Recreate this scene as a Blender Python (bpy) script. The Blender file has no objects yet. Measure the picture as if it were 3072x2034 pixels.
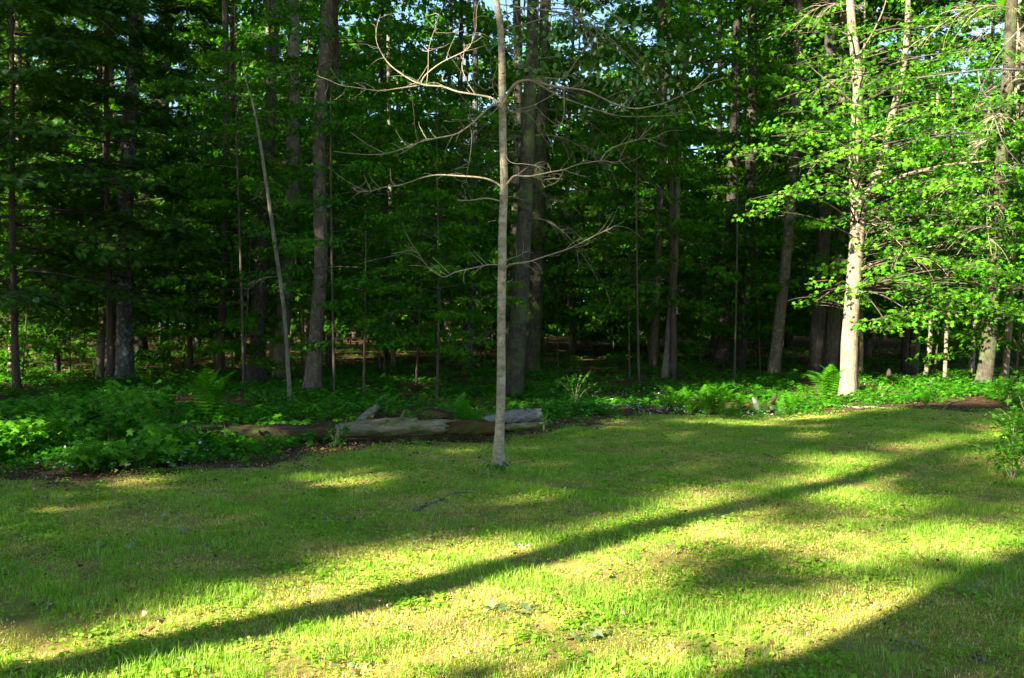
import bpy, math, random
import numpy as np
from mathutils import Vector
R = math.radians
rs = np.random.RandomState(7)
SC = bpy.context.scene
COL = SC.collection

# ------------------------------------------------------------------ camera, sky, sun, exposure
PITCH = math.atan(19 / 1000.0)
cam_d = bpy.data.cameras.new('camera'); cam = bpy.data.objects.new('camera', cam_d); COL.objects.link(cam)
cam.location = (0, 0, 1.6); cam.rotation_euler = (math.pi / 2 - PITCH, 0, 0)
cam_d.sensor_width = 36.0; cam_d.lens = 36.0 * 1000 / 1024; cam_d.clip_end = 1200; cam_d.clip_start = 0.05
SC.camera = cam
SUN_EL = 28.0
SH = np.array([0.70, 0.714]); SH /= np.linalg.norm(SH)        # ground direction in which shadows run
PERP = np.array([SH[1], -SH[0]])
w = bpy.data.worlds.new('World'); SC.world = w; w.use_nodes = True
nt = w.node_tree; nt.nodes.clear()
sky = nt.nodes.new('ShaderNodeTexSky'); sky.sky_type = 'NISHITA'; sky.sun_disc = False
sky.sun_elevation = R(SUN_EL); sky.ozone_density = 3.0; sky.dust_density = 0.3; sky.sun_rotation = math.atan2(-SH[0], -SH[1])
bg = nt.nodes.new('ShaderNodeBackground'); bg.inputs[1].default_value = 0.052
wo = nt.nodes.new('ShaderNodeOutputWorld')
nt.links.new(sky.outputs[0], bg.inputs[0]); nt.links.new(bg.outputs[0], wo.inputs[0])
sd = bpy.data.lights.new('sun', 'SUN'); sd.energy = 5.0; sd.angle = R(0.53); sd.color = (1.0, 0.93, 0.80)
sun = bpy.data.objects.new('sun', sd); COL.objects.link(sun)
ce = math.cos(R(SUN_EL))
sun.rotation_euler = Vector((SH[0] * ce, SH[1] * ce, -math.sin(R(SUN_EL)))).to_track_quat('-Z', 'Y').to_euler()
SC.view_settings.view_transform = 'Standard'; SC.view_settings.look = 'None'
SC.view_settings.gamma = 1.0; SC.view_settings.use_curve_mapping = False
SC.view_settings.exposure = 2.8
cy = SC.cycles
cy.max_bounces = 5; cy.diffuse_bounces = 3; cy.transmission_bounces = 3; cy.glossy_bounces = 2
cy.use_denoising = True; cy.sample_clamp_indirect = 4.0
try: cy.denoiser = 'OPENIMAGEDENOISE'
except Exception: pass

# ------------------------------------------------------------------ picture helpers (display px of the photograph -> world)
K = 2.3125; F = 1000.0
def ray(u, v):
    x = (u / K - 512) / F; y = -(v / K - 339) / F
    c, s = math.cos(PITCH), math.sin(PITCH)
    return np.array([x, c + y * s, -s + y * c])
def gz(x, y):
    d = np.clip((np.hypot(x, y) - 8) / 14.0, 0, 1)
    return 0.035 * np.sin(x * 0.9 + 1.3) * np.cos(y * 0.7) + d * (0.09 * np.sin(x * 0.31 + 0.5) * np.sin(y * 0.23) + 0.03 * np.sin(x * 1.3 - y * 0.8))
def G(u, v):
    d = ray(u, v); t = 1.6 / max(-d[2], 1e-3); p = d * t
    return np.array([p[0], p[1], float(gz(p[0], p[1]))])
def P(u, v, Y):
    d = ray(u, v); t = Y / d[1]; p = d * t
    return np.array([p[0], p[1], 1.6 + p[2]])
def ST(s, t):
    return s * PERP + t * SH

# ------------------------------------------------------------------ materials
def mat(name):
    m = bpy.data.materials.new(name); m.use_nodes = True; m.node_tree.nodes.clear()
    return m, m.node_tree
def ramp(nt, fac, stops):
    r = nt.nodes.new('ShaderNodeValToRGB'); e = r.color_ramp.elements
    while len(e) < len(stops): e.new(0.5)
    for i, (p, c) in enumerate(stops):
        e[i].position = p; e[i].color = (c[0], c[1], c[2], 1)
    nt.links.new(fac, r.inputs[0]); return r.outputs[0]
def leaf_mat(name, cols, trans=0.45, gloss=0.06, tcol=(1.25, 1.25, 0.5), inst=False, rough=0.4):
    m, nt = mat(name); N = nt.nodes.new; L = nt.links.new
    g = N('ShaderNodeNewGeometry'); oi = N('ShaderNodeObjectInfo')
    ad = N('ShaderNodeMath'); ad.operation = 'ADD'; L(g.outputs['Random Per Island'], ad.inputs[0])
    mu = N('ShaderNodeMath'); mu.operation = 'MULTIPLY'; mu.inputs[1].default_value = 1.0 if inst else 0.35; L(oi.outputs['Random'], mu.inputs[0]); L(mu.outputs[0], ad.inputs[1])
    fr = N('ShaderNodeMath'); fr.operation = 'FRACT'; L(ad.outputs[0], fr.inputs[0])
    n = len(cols); c = ramp(nt, fr.outputs[0], [(i / (n - 1) if n > 1 else 0, cc) for i, cc in enumerate(cols)])
    df = N('ShaderNodeBsdfDiffuse'); tr = N('ShaderNodeBsdfTranslucent'); gl = N('ShaderNodeBsdfGlossy'); gl.inputs['Roughness'].default_value = rough
    gl.inputs['Color'].default_value = (0.8, 0.85, 0.8, 1)
    tm = N('ShaderNodeMix'); tm.data_type = 'RGBA'; tm.blend_type = 'MULTIPLY'; tm.inputs[0].default_value = 1
    L(c, tm.inputs[6]); tm.inputs[7].default_value = (*tcol, 1)
    L(c, df.inputs[0]); L(tm.outputs[2], tr.inputs[0])
    a = N('ShaderNodeMixShader'); a.inputs[0].default_value = trans; L(df.outputs[0], a.inputs[1]); L(tr.outputs[0], a.inputs[2])
    b = N('ShaderNodeMixShader'); L(a.outputs[0], b.inputs[1]); L(gl.outputs[0], b.inputs[2])
    fn = N('ShaderNodeFresnel'); fn.inputs[0].default_value = 1.3
    mm = N('ShaderNodeMath'); mm.operation = 'MULTIPLY'; mm.inputs[1].default_value = gloss * 8; L(fn.outputs[0], mm.inputs[0]); L(mm.outputs[0], b.inputs[0])
    o = N('ShaderNodeOutputMaterial'); L(b.outputs[0], o.inputs[0]); return m
def bark_mat(name, dark, light, lichen=None, lich_amt=0.5, scale=1.0, vert=7.0, bump=0.6, moss=None, furrow=True, ring=False):
    m, nt = mat(name); N = nt.nodes.new; L = nt.links.new
    tc = N('ShaderNodeTexCoord'); mp = N('ShaderNodeMapping'); L(tc.outputs['Object'], mp.inputs[0])
    mp.inputs['Scale'].default_value = (vert * scale * 4, vert * scale * 4, scale * (4 if not ring else 60)) if not ring else (7, 7, 26)
    n1 = N('ShaderNodeTexNoise'); n1.inputs['Scale'].default_value = 1.0; n1.inputs['Detail'].default_value = 8; n1.inputs['Roughness'].default_value = 0.65; L(mp.outputs[0], n1.inputs[0])
    c = ramp(nt, n1.outputs[0], [(0.32, dark), (0.5, [(a + b) / 2 for a, b in zip(dark, light)]), (0.68, light)])
    def over(c, col, sc, lo, hi, amt, det=6):
        n2 = N('ShaderNodeTexNoise'); n2.inputs['Scale'].default_value = sc; n2.inputs['Detail'].default_value = det; n2.inputs['Roughness'].default_value = 0.7; L(tc.outputs['Object'], n2.inputs[0])
        mr = N('ShaderNodeMapRange'); mr.inputs[1].default_value = lo; mr.inputs[2].default_value = hi; mr.inputs[4].default_value = amt; L(n2.outputs[0], mr.inputs[0])
        mx = N('ShaderNodeMix'); mx.data_type = 'RGBA'; L(mr.outputs[0], mx.inputs[0]); L(c, mx.inputs[6]); mx.inputs[7].default_value = (*col, 1); return mx.outputs[2]
    c = over(c, [x * 0.45 for x in dark], 2.2, 0.52, 0.66, 0.75)
    if lichen: c = over(c, lichen, 9.0, 0.50, 0.60, lich_amt)
    if moss: c = over(c, moss, 3.0, 0.47, 0.62, 0.85)
    bs = N('ShaderNodeBsdfPrincipled'); L(c, bs.inputs['Base Color']); bs.inputs['Roughness'].default_value = 0.9; bs.inputs['Specular IOR Level'].default_value = 0.15
    bp = N('ShaderNodeBump'); bp.inputs['Strength'].default_value = bump; bp.inputs['Distance'].default_value = 0.03; L(n1.outputs[0], bp.inputs['Height']); L(bp.outputs[0], bs.inputs['Normal'])
    o = N('ShaderNodeOutputMaterial'); L(bs.outputs[0], o.inputs[0]); return m

M = {}
M['maple'] = leaf_mat('maple_leaf', [(0.03, 0.13, 0.003), (0.05, 0.18, 0.003), (0.08, 0.22, 0.004)], 0.5, 0.012)
M['maple_lit'] = leaf_mat('lit_tone_maple_leaf', [(0.035, 0.18, 0.006), (0.07, 0.26, 0.01), (0.11, 0.32, 0.016), (0.17, 0.37, 0.02)], 0.5, 0.025)  # brighter copy of the maple leaf, sunlit look put into the colour
M['beech'] = leaf_mat('beech_leaf', [(0.018, 0.12, 0.005), (0.035, 0.17, 0.006), (0.06, 0.21, 0.008)], 0.5, 0.015)
M['aspen'] = leaf_mat('aspen_leaf', [(0.04, 0.13, 0.025), (0.06, 0.17, 0.03), (0.08, 0.19, 0.04)], 0.35, 0.10)
M['hemlock'] = leaf_mat('hemlock_needle', [(0.012, 0.055, 0.003), (0.03, 0.11, 0.004), (0.08, 0.21, 0.005)], 0.3, 0.01)
M['pine'] = leaf_mat('pine_needle', [(0.02, 0.055, 0.022), (0.03, 0.075, 0.03), (0.045, 0.09, 0.035)], 0.15, 0.05)
M['canopy'] = leaf_mat('canopy_leaf', [(0.022, 0.12, 0.004), (0.045, 0.18, 0.005), (0.11, 0.26, 0.007)], 0.55, 0.01)
M['fern'] = leaf_mat('fern_frond', [(0.03, 0.16, 0.004), (0.07, 0.23, 0.006)], 0.5, 0.01, inst=True)
M['herb'] = leaf_mat('herb_leaf', [(0.02, 0.14, 0.005), (0.045, 0.21, 0.007), (0.1, 0.29, 0.012)], 0.5, 0.02, inst=True)
M['grass'] = leaf_mat('grass_blade', [(0.14, 0.32, 0.01), (0.24, 0.43, 0.03), (0.42, 0.54, 0.12)], 0.5, 0.01, inst=True)
M['turf'] = leaf_mat('moss_turf', [(0.26, 0.32, 0.01), (0.42, 0.43, 0.05), (0.58, 0.53, 0.16), (0.72, 0.61, 0.34)], 0.45, 0.0, inst=True)
M['clover'] = leaf_mat('clover_leaf', [(0.1, 0.29, 0.008), (0.2, 0.4, 0.02), (0.32, 0.48, 0.05)], 0.45, 0.02, inst=True)
M['litter'] = leaf_mat('dead_leaf', [(0.08, 0.035, 0.015), (0.15, 0.075, 0.035), (0.22, 0.13, 0.075), (0.26, 0.2, 0.15)], 0.15, 0.02, tcol=(1, 0.8, 0.6), inst=True)
M['wilted'] = leaf_mat('wilted_leaf', [(0.13, 0.21, 0.07), (0.24, 0.30, 0.15), (0.09, 0.17, 0.04)], 0.2, 0.08, tcol=(1, 1, 0.8))
M['petal'] = leaf_mat('white_petal', [(0.6, 0.62, 0.6), (0.7, 0.7, 0.66)], 0.3, 0.02, tcol=(1, 1, 1))
M['tan_wood'] = bark_mat('sapling_bark', (0.17, 0.13, 0.075), (0.38, 0.31, 0.20), (0.45, 0.41, 0.30), 0.6, ring=True, bump=0.5)
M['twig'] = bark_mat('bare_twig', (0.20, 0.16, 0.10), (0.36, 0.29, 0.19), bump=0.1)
M['deadtwig'] = bark_mat('dead_twig', (0.12, 0.09, 0.06), (0.25, 0.20, 0.145), bump=0.1)
M['maple_bark'] = bark_mat('maple_bark', (0.11, 0.08, 0.045), (0.28, 0.22, 0.14), (0.32, 0.29, 0.20), 0.45, scale=.7, bump=0.7)
M['grey_bark'] = bark_mat('grey_bark', (0.035, 0.03, 0.026), (0.11, 0.10, 0.085), (0.21, 0.24, 0.23), 0.75, bump=0.9)
M['pine_bark'] = bark_mat('pine_bark', (0.02, 0.015, 0.012), (0.07, 0.056, 0.043), (0.11, 0.115, 0.095), 0.35, bump=1.0)
M['red_bark'] = bark_mat('reddish_bark', (0.05, 0.036, 0.024), (0.15, 0.115, 0.08), (0.21, 0.20, 0.15), 0.5, bump=0.9)
M['limb'] = bark_mat('dark_limb_bark', (0.035, 0.025, 0.018), (0.11, 0.085, 0.06), bump=0.1)  # darker bark so limbs and thin stems stand out less
M['pale_bark'] = bark_mat('pale_slender_bark', (0.07, 0.055, 0.035), (0.20, 0.17, 0.115), (0.26, 0.25, 0.19), 0.4, bump=0.7)
M['moss_bark'] = bark_mat('mossy_bark', (0.02, 0.015, 0.010), (0.072, 0.058, 0.038), (0.10, 0.105, 0.07), 0.4, moss=(0.07, 0.10, 0.02), bump=1.0)

def wood_log(name, a, b, rot=None, moss=None):
    m, nt = mat(name); N = nt.nodes.new; L = nt.links.new
    tc = N('ShaderNodeTexCoord'); mp = N('ShaderNodeMapping'); L(tc.outputs['Object'], mp.inputs[0]); mp.inputs['Scale'].default_value = (1.5, 26, 26)
    n1 = N('ShaderNodeTexNoise'); n1.inputs['Scale'].default_value = 1.0; n1.inputs['Detail'].default_value = 8; n1.inputs['Roughness'].default_value = 0.7; L(mp.outputs[0], n1.inputs[0])
    c = ramp(nt, n1.outputs[0], [(0.3, a), (0.62, b)])
    for col, sc, lo, hi, amt in ([(rot, 3.5, 0.46, 0.58, 0.95)] if rot else []) + ([(moss, 5.0, 0.5, 0.62, 0.85)] if moss else []) + [((0.02, 0.014, 0.01), 7.0, 0.60, 0.68, 0.9)]:
        mp2 = N('ShaderNodeMapping'); mp2.inputs['Scale'].default_value = (0.5, 1.4, 1.4); L(tc.outputs['Object'], mp2.inputs[0])
        mp2.inputs['Location'].default_value = (sc, sc * 2, 0)
        n2 = N('ShaderNodeTexNoise'); n2.inputs['Scale'].default_value = sc; n2.inputs['Detail'].default_value = 6; L(mp2.outputs[0], n2.inputs[0])
        mr = N('ShaderNodeMapRange'); mr.inputs[1].default_value = lo; mr.inputs[2].default_value = hi; mr.inputs[4].default_value = amt; L(n2.outputs[0], mr.inputs[0])
        mx = N('ShaderNodeMix'); mx.data_type = 'RGBA'; L(mr.outputs[0], mx.inputs[0]); L(c, mx.inputs[6]); mx.inputs[7].default_value = (*col, 1); c = mx.outputs[2]
    bs = N('ShaderNodeBsdfPrincipled'); L(c, bs.inputs['Base Color']); bs.inputs['Roughness'].default_value = 0.9; bs.inputs['Specular IOR Level'].default_value = 0.1
    bp = N('ShaderNodeBump'); bp.inputs['Strength'].default_value = 0.9; bp.inputs['Distance'].default_value = 0.03; L(n1.outputs[0], bp.inputs['Height']); L(bp.outputs[0], bs.inputs['Normal'])
    o = N('ShaderNodeOutputMaterial'); L(bs.outputs[0], o.inputs[0]); return m
M['log_pale'] = wood_log('weathered_log_wood', (0.08, 0.06, 0.03), (0.29, 0.24, 0.145), None, (0.09, 0.11, 0.025))
M['log_rot'] = wood_log('rotten_log_wood', (0.02, 0.011, 0.006), (0.11, 0.072, 0.04), (0.05, 0.02, 0.008), (0.07, 0.085, 0.02))
M['log_red'] = wood_log('crumbling_red_wood', (0.03, 0.014, 0.007), (0.12, 0.058, 0.026), (0.09, 0.03, 0.010), (0.06, 0.07, 0.016))
M['log_grey'] = wood_log('grey_dead_wood', (0.09, 0.083, 0.07), (0.24, 0.22, 0.18))
def ground_mat(name, stops, sc, stops2=None, sc2=8.0, bump=0.8):
    m, nt = mat(name); N = nt.nodes.new; L = nt.links.new
    tc = N('ShaderNodeTexCoord')
    n1 = N('ShaderNodeTexNoise'); n1.inputs['Scale'].default_value = sc; n1.inputs['Detail'].default_value = 9; n1.inputs['Roughness'].default_value = 0.75; L(tc.outputs['Object'], n1.inputs[0])
    c = ramp(nt, n1.outputs[0], stops)
    n2 = N('ShaderNodeTexNoise'); n2.inputs['Scale'].default_value = sc2; n2.inputs['Detail'].default_value = 7; n2.inputs['Roughness'].default_value = 0.8; L(tc.outputs['Object'], n2.inputs[0])
    if stops2:
        c2 = ramp(nt, n2.outputs[0], stops2); mx = N('ShaderNodeMix'); mx.data_type = 'RGBA'; mx.inputs[0].default_value = 0.5; L(c, mx.inputs[6]); L(c2, mx.inputs[7]); c = mx.outputs[2]
    bs = N('ShaderNodeBsdfPrincipled'); L(c, bs.inputs['Base Color']); bs.inputs['Roughness'].default_value = 0.95; bs.inputs['Specular IOR Level'].default_value = 0.05
    bp = N('ShaderNodeBump'); bp.inputs['Strength'].default_value = bump; bp.inputs['Distance'].default_value = 0.03; L(n2.outputs[0], bp.inputs['Height']); L(bp.outputs[0], bs.inputs['Normal'])
    o = N('ShaderNodeOutputMaterial'); L(bs.outputs[0], o.inputs[0]); return m
M['floor'] = ground_mat('forest_litter', [(0.3, (0.03, 0.016, 0.008)), (0.5, (0.08, 0.042, 0.018)), (0.7, (0.14, 0.085, 0.04))], 1.2, [(0.3, (0.03, 0.016, 0.008)), (0.7, (0.16, 0.09, 0.05))], 28)
M['lawn'] = ground_mat('mossy_soil', [(0.3, (0.24, 0.12, 0.03)), (0.45, (0.30, 0.22, 0.05)), (0.6, (0.26, 0.27, 0.04)), (0.75, (0.14, 0.20, 0.03))], 1.1, [(0.3, (0.14, 0.07, 0.02)), (0.7, (0.42, 0.36, 0.12))], 45)

# ------------------------------------------------------------------ mesh helpers
def mesh(name, v, f, m, smooth=False, mi=None):
    v = np.asarray(v, dtype=np.float32); f = np.asarray(f, dtype=np.int32)
    me = bpy.data.meshes.new(name); me.vertices.add(len(v)); me.vertices.foreach_set('co', v.ravel())
    k = f.shape[1]; me.loops.add(len(f) * k); me.loops.foreach_set('vertex_index', f.ravel())
    me.polygons.add(len(f)); me.polygons.foreach_set('loop_start', np.arange(0, len(f) * k, k, dtype=np.int32))
    if smooth: me.polygons.foreach_set('use_smooth', np.ones(len(f), dtype=bool))
    for mm in (m if isinstance(m, (list, tuple)) else [m]): me.materials.append(mm)
    if mi is not None: me.polygons.foreach_set('material_index', np.asarray(mi, dtype=np.int32))
    me.update(calc_edges=True); me.validate(); return me
class Geo:
    def __init__(s): s.v = []; s.f = []; s.n = 0
    def add(s, v, f):
        if len(v) == 0: return
        s.v.append(np.asarray(v, dtype=np.float32)); s.f.append(np.asarray(f, dtype=np.int32) + s.n); s.n += len(v)
    def mesh(s, name, m, smooth=False): return mesh(name, np.concatenate(s.v), np.concatenate(s.f), m, smooth)
def ob(name, me, parent=None, loc=None, rz=0, kind=None, label=None):
    o = bpy.data.objects.new(name, me); COL.objects.link(o)
    if parent is not None: o.parent = parent
    if loc is not None: o.location = loc
    o.rotation_euler = (0, 0, rz)
    if kind: o['kind'] = kind
    if label: o['label'] = label
    return o
def thing(name, label, cat, loc=(0, 0, 0), group=None, rz=0):
    o = ob(name, None, loc=loc, rz=rz); o['label'] = label; o['category'] = cat
    if group: o['group'] = group
    o.empty_display_size = 0.2
    return o
def smooth_path(pts, n):
    """Catmull-Rom through pts (k,d) -> n points"""
    p = np.asarray(pts, dtype=float); k = len(p)
    if k < 3: t = np.linspace(0, 1, n)[:, None]; return p[0] * (1 - t) + p[-1] * t
    q = np.vstack([2 * p[0] - p[1], p, 2 * p[-1] - p[-2]]); t = np.linspace(0, k - 1 - 1e-6, n); i = t.astype(int); u = (t - i)[:, None]
    a, b, c, d = q[i], q[i + 1], q[i + 2], q[i + 3]
    return 0.5 * (2 * b + (c - a) * u + (2 * a - 5 * b + 4 * c - d) * u ** 2 + (3 * b - 3 * c + d - a) * u ** 3)
def tube(path, rad, seg=6, rough=0.0, rng=rs, cap=True, flare=None):
    path = np.asarray(path, dtype=float); n = len(path); rad = np.broadcast_to(np.asarray(rad, dtype=float), (n,))
    t = np.gradient(path, axis=0); t /= np.linalg.norm(t, axis=1)[:, None] + 1e-9
    ref = np.array([0, 0, 1.0]) if abs(t[:, 2]).mean() < 0.8 else np.array([1.0, 0, 0])
    a = np.cross(t, ref); a /= np.linalg.norm(a, axis=1)[:, None] + 1e-9; b = np.cross(t, a)
    th = np.linspace(0, 2 * np.pi, seg, endpoint=False)
    rr = rad[:, None] * np.ones(seg)
    if rough:
        ph = rng.rand(4) * 6.28
        rr = rr * (1 + rough * (np.sin(th * 3 + ph[0])[None] * 0.5 + 0.5 * np.sin(th * 5 + ph[1] + np.arange(n)[:, None] * .35)) + rough * 0.7 * rng.randn(n, seg) * 0.5)
    if flare is not None: rr = rr * (1 + flare[:, None] * (0.6 + 0.4 * np.sin(th * 4 + 1.0)[None]))
    v = path[:, None] + rr[..., None] * (np.cos(th)[None, :, None] * a[:, None] + np.sin(th)[None, :, None] * b[:, None])
    v = v.reshape(-1, 3); i = np.arange(n - 1)[:, None] * seg; j = np.arange(seg)[None]; jn = (j + 1) % seg
    q = np.stack([i + j, i + jn, i + jn + seg, i + j + seg], -1).reshape(-1, 4)
    f = np.vstack([q[:, [0, 1, 2]], q[:, [0, 2, 3]]])
    if cap:
        v = np.vstack([v, path[:1], path[-1:]]); c0 = n * seg; jj = np.arange(seg); jn = (jj + 1) % seg
        f = np.vstack([f, np.stack([np.full(seg, c0), jn, jj], -1), np.stack([np.full(seg, c0 + 1), (n - 1) * seg + jj, (n - 1) * seg + jn], -1)])
    return v, f
def T_fan(out, c=(0, .35, 0)):
    n = len(out); v = np.array([c] + list(out), dtype=float); f = np.array([[0, 1 + i, 1 + (i + 1) % n] for i in range(n)]); return v, f
MAPLE = T_fan([(0, 0, 0), (.36, .02, .03), (.24, .26, 0), (.56, .58, -.04), (.18, .58, 0), (0, 1, -.08), (-.18, .58, 0), (-.56, .58, -.04), (-.24, .26, 0), (-.36, .02, .03)])
OVAL = (np.array([(0, 0, 0), (.27, .30, .06), (.24, .62, .05), (0, 1, -.05), (-.24, .62, .05), (-.27, .30, .06), (0, .5, 0)], float), np.array([(0, 1, 6), (1, 2, 6), (2, 3, 6), (3, 4, 6), (4, 5, 6), (5, 0, 6)]))
ROUND = T_fan([(math.cos(a) * .42, .5 + math.sin(a) * .5, .05 * math.cos(2 * a)) for a in np.linspace(-1.57, 4.71, 8)[:-1]], (0, .45, 0))
RHOMB = (np.array([(0, 0, 0), (.34, .45, .07), (0, 1, 0), (-.34, .45, .07)], float), np.array([(0, 1, 2), (0, 2, 3)]))
def hem():
    V = []; Fc = []
    def rh(p, d, L, w_):
        d = np.array(d); d = d / np.linalg.norm(d); s = np.array([-d[1], d[0], 0]); p = np.array(p); k = len(V)
        V.extend([p, p + d * L * .45 + s * w_, p + d * L, p + d * L * .45 - s * w_]); Fc.extend([(k, k + 1, k + 2), (k, k + 2, k + 3)])
    rh((0, 0, 0), (0, 1, -.12), 1.0, .05)
    for i in range(6):
        y = .1 + i * .14; L = .42 * (1 - i * .11)
        for s in (-1, 1): rh((0, y, -.1 * y), (s * .85, .7, -.18), L, .055)
    return np.array(V), np.array(Fc)
HEM = hem()
def pin():
    V = []; Fc = []
    for k in range(12):
        a = k * 2.4; t = k / 12; d = np.array([math.cos(a) * .75, .45 + .5 * t, math.sin(a) * .75]); s = np.cross(d, [0.3, 0.1, 1]); s /= np.linalg.norm(s)
        p = np.array([0, .1 + .3 * t, 0]); n = len(V); V.extend([p + s * .012, p - s * .012, p + d * .75]); Fc.append((n, n + 1, n + 2))
    return np.array(V), np.array(Fc)
PIN = pin()
def place(tpl, pos, yaw, tilt, roll, size):
    """leaf template copies: yaw about z, tilt = droop of the tip, roll about the midrib"""
    V, Fc = tpl; n = len(pos); cy_, sy = np.cos(yaw), np.sin(yaw)
    yv = np.stack([-sy * np.cos(tilt), cy_ * np.cos(tilt), -np.sin(tilt)], -1)
    xv = np.stack([cy_, sy, np.zeros(n)], -1); zv = np.cross(xv, yv)
    xr = xv * np.cos(roll)[:, None] + zv * np.sin(roll)[:, None]; zr = np.cross(xr, yv)
    size = np.broadcast_to(size, (n,))
    o = pos[:, None] + size[:, None, None] * (V[None, :, 0, None] * xr[:, None] + V[None, :, 1, None] * yv[:, None] + V[None, :, 2, None] * zr[:, None])
    return o.reshape(-1, 3), (Fc[None] + (np.arange(n) * len(V))[:, None, None]).reshape(-1, 3)

def limb_path(p0, az, L, rise, droop, n=7, wob=0.06, rng=rs):
    t = np.linspace(0, 1, n); d = np.array([math.cos(az), math.sin(az)])
    ph = rng.rand() * 6; side = wob * L * np.sin(t * 4 + ph) * t
    x = p0[0] + d[0] * L * t - d[1] * side; y = p0[1] + d[1] * L * t + d[0] * side
    return np.stack([x, y, p0[2] + L * (rise * t - droop * t * t)], -1)

def crown(seed, z0, z1, Rf, nl, nsub, nleaf, tpl, size, rise=(0.1, 0.4), droop=0.35, rad=0.03, spread=0.16, tiltm=0.25, lean=(0, 0), azr=(0, 2 * math.pi), wood=True, rollsd=0.35, sub_len=0.42, seg=4):
    """limbs with flat sprays of leaves; returns (wood Geo, leaf Geo)"""
    rng = np.random.RandomState(seed); W = Geo(); Lf = Geo(); P_, Y_, S_ = [], [], []
    for i in range(nl):
        q = (i + rng.rand()) / nl; z = z0 + (z1 - z0) * q; az = azr[0] + (azr[1] - azr[0]) * ((i * 0.381966 + rng.rand() * .12) % 1.0)
        L = Rf(q) * rng.uniform(.7, 1.1); ax = np.array([lean[0] * z, lean[1] * z, z])
        pth = limb_path(ax, az, L, rng.uniform(*rise), droop * rng.uniform(.6, 1.3), 7, rng=rng)
        if wood: W.add(*tube(pth, rad * (L / 3) * np.linspace(1, .15, 7) + .003, seg, cap=False))
        for j in range(nsub):
            t = rng.uniform(.22, 1.0); k = min(int(t * 6), 5); p = pth[k] + (pth[k + 1] - pth[k]) * (t * 6 - k)
            sa = az + (1 if j % 2 else -1) * rng.uniform(.35, 1.15); sl = sub_len * L * (1.15 - t * .75) * rng.uniform(.6, 1.2)
            sp = limb_path(p, sa, sl, rng.uniform(-.05, .15), droop * .8, 4, rng=rng)
            if wood: W.add(*tube(sp, .006 + rad * .12 * np.linspace(1, .3, 4), 3, cap=False))
            m = max(2, int(nleaf * rng.uniform(.6, 1.4))); u = rng.uniform(.1, 1.05, m) * 3; ki = np.clip(u.astype(int), 0, 2)
            pp = sp[ki] + (sp[ki + 1] - sp[ki]) * (u - ki)[:, None]
            P_.append(pp + rng.randn(m, 3) * np.array([spread, spread, spread * .3])); Y_.append(sa - math.pi / 2 + rng.randn(m) * .9); S_.append(size * rng.uniform(.65, 1.25, m))
    P_ = np.vstack(P_); Y_ = np.concatenate(Y_); S_ = np.concatenate(S_); n = len(P_)
    Lf.add(*place(tpl, P_, Y_, tiltm + rng.randn(n) * .3, rng.randn(n) * rollsd, S_))
    return W, Lf

# ------------------------------------------------------------------ ground and lawn
def grid_obj(name, xs, ys, m, dz=0.0, keep=None):
    X, Y = np.meshgrid(xs, ys); Z = gz(X, Y) + dz; v = np.stack([X, Y, Z], -1).reshape(-1, 3); nx = len(xs)
    i = np.arange(len(ys) - 1)[:, None] * nx; j = np.arange(nx - 1)[None]
    q = np.stack([i + j, i + j + 1, i + j + 1 + nx, i + j + nx], -1).reshape(-1, 4)
    if keep is not None:
        c = v[q].mean(1); q = q[keep(c[:, 0], c[:, 1])]
    o = ob(name, mesh(name, v, q, m, True)); o['kind'] = 'structure'; return o
def spaced(lo, hi, a, b, step, out):
    s = np.arange(a, b + step, step); l = a - np.geomspace(step, a - lo, out); h = b + np.geomspace(step, hi - b, out)
    return np.concatenate([l[::-1], s, h[0:]])
g_ = grid_obj('ground', spaced(-260, 260, -22, 22, 0.5, 14), spaced(-90, 330, -6, 40, 0.5, 14), M['floor'])
g_['label'] = 'leaf littered forest floor under the trees'
BX = np.array([-40, -9, -5.1, -3.3, -2.2, -1.0, .4, 1.4, 2.3, 4.6, 7.0, 8.6, 12, 40]); BY = np.array([9.2, 9.4, 10.0, 10.4, 11.8, 12.8, 14, 15.6, 16.9, 17.4, 17.6, 16.9, 16, 15])
def lawn_edge(x): return np.interp(x, BX, BY) + .22 * np.sin(x * 3.1) + .12 * np.sin(x * 7.7 + 1)
def h2(x, y, s=0.0):   # cheap smooth noise about -1..1
    return (np.sin(x * 1.7 + 1.3 * np.sin(y * 1.1 + s) + s) + np.sin(y * 2.3 + 1.7 * np.sin(x * 1.4 - s) + 2 * s) + .7 * np.sin(x * 4.1 + y * 3.3 + s) + .5 * np.sin(x * 7.3 - y * 6.1 + 3 * s)) / 2.4
grid_obj('lawn', np.arange(-24, 26, .2), np.arange(-12, 18.4, .2), M['lawn'], .012, lambda x, y: y < lawn_edge(x))['label'] = 'mossy lawn in the foreground'

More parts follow.
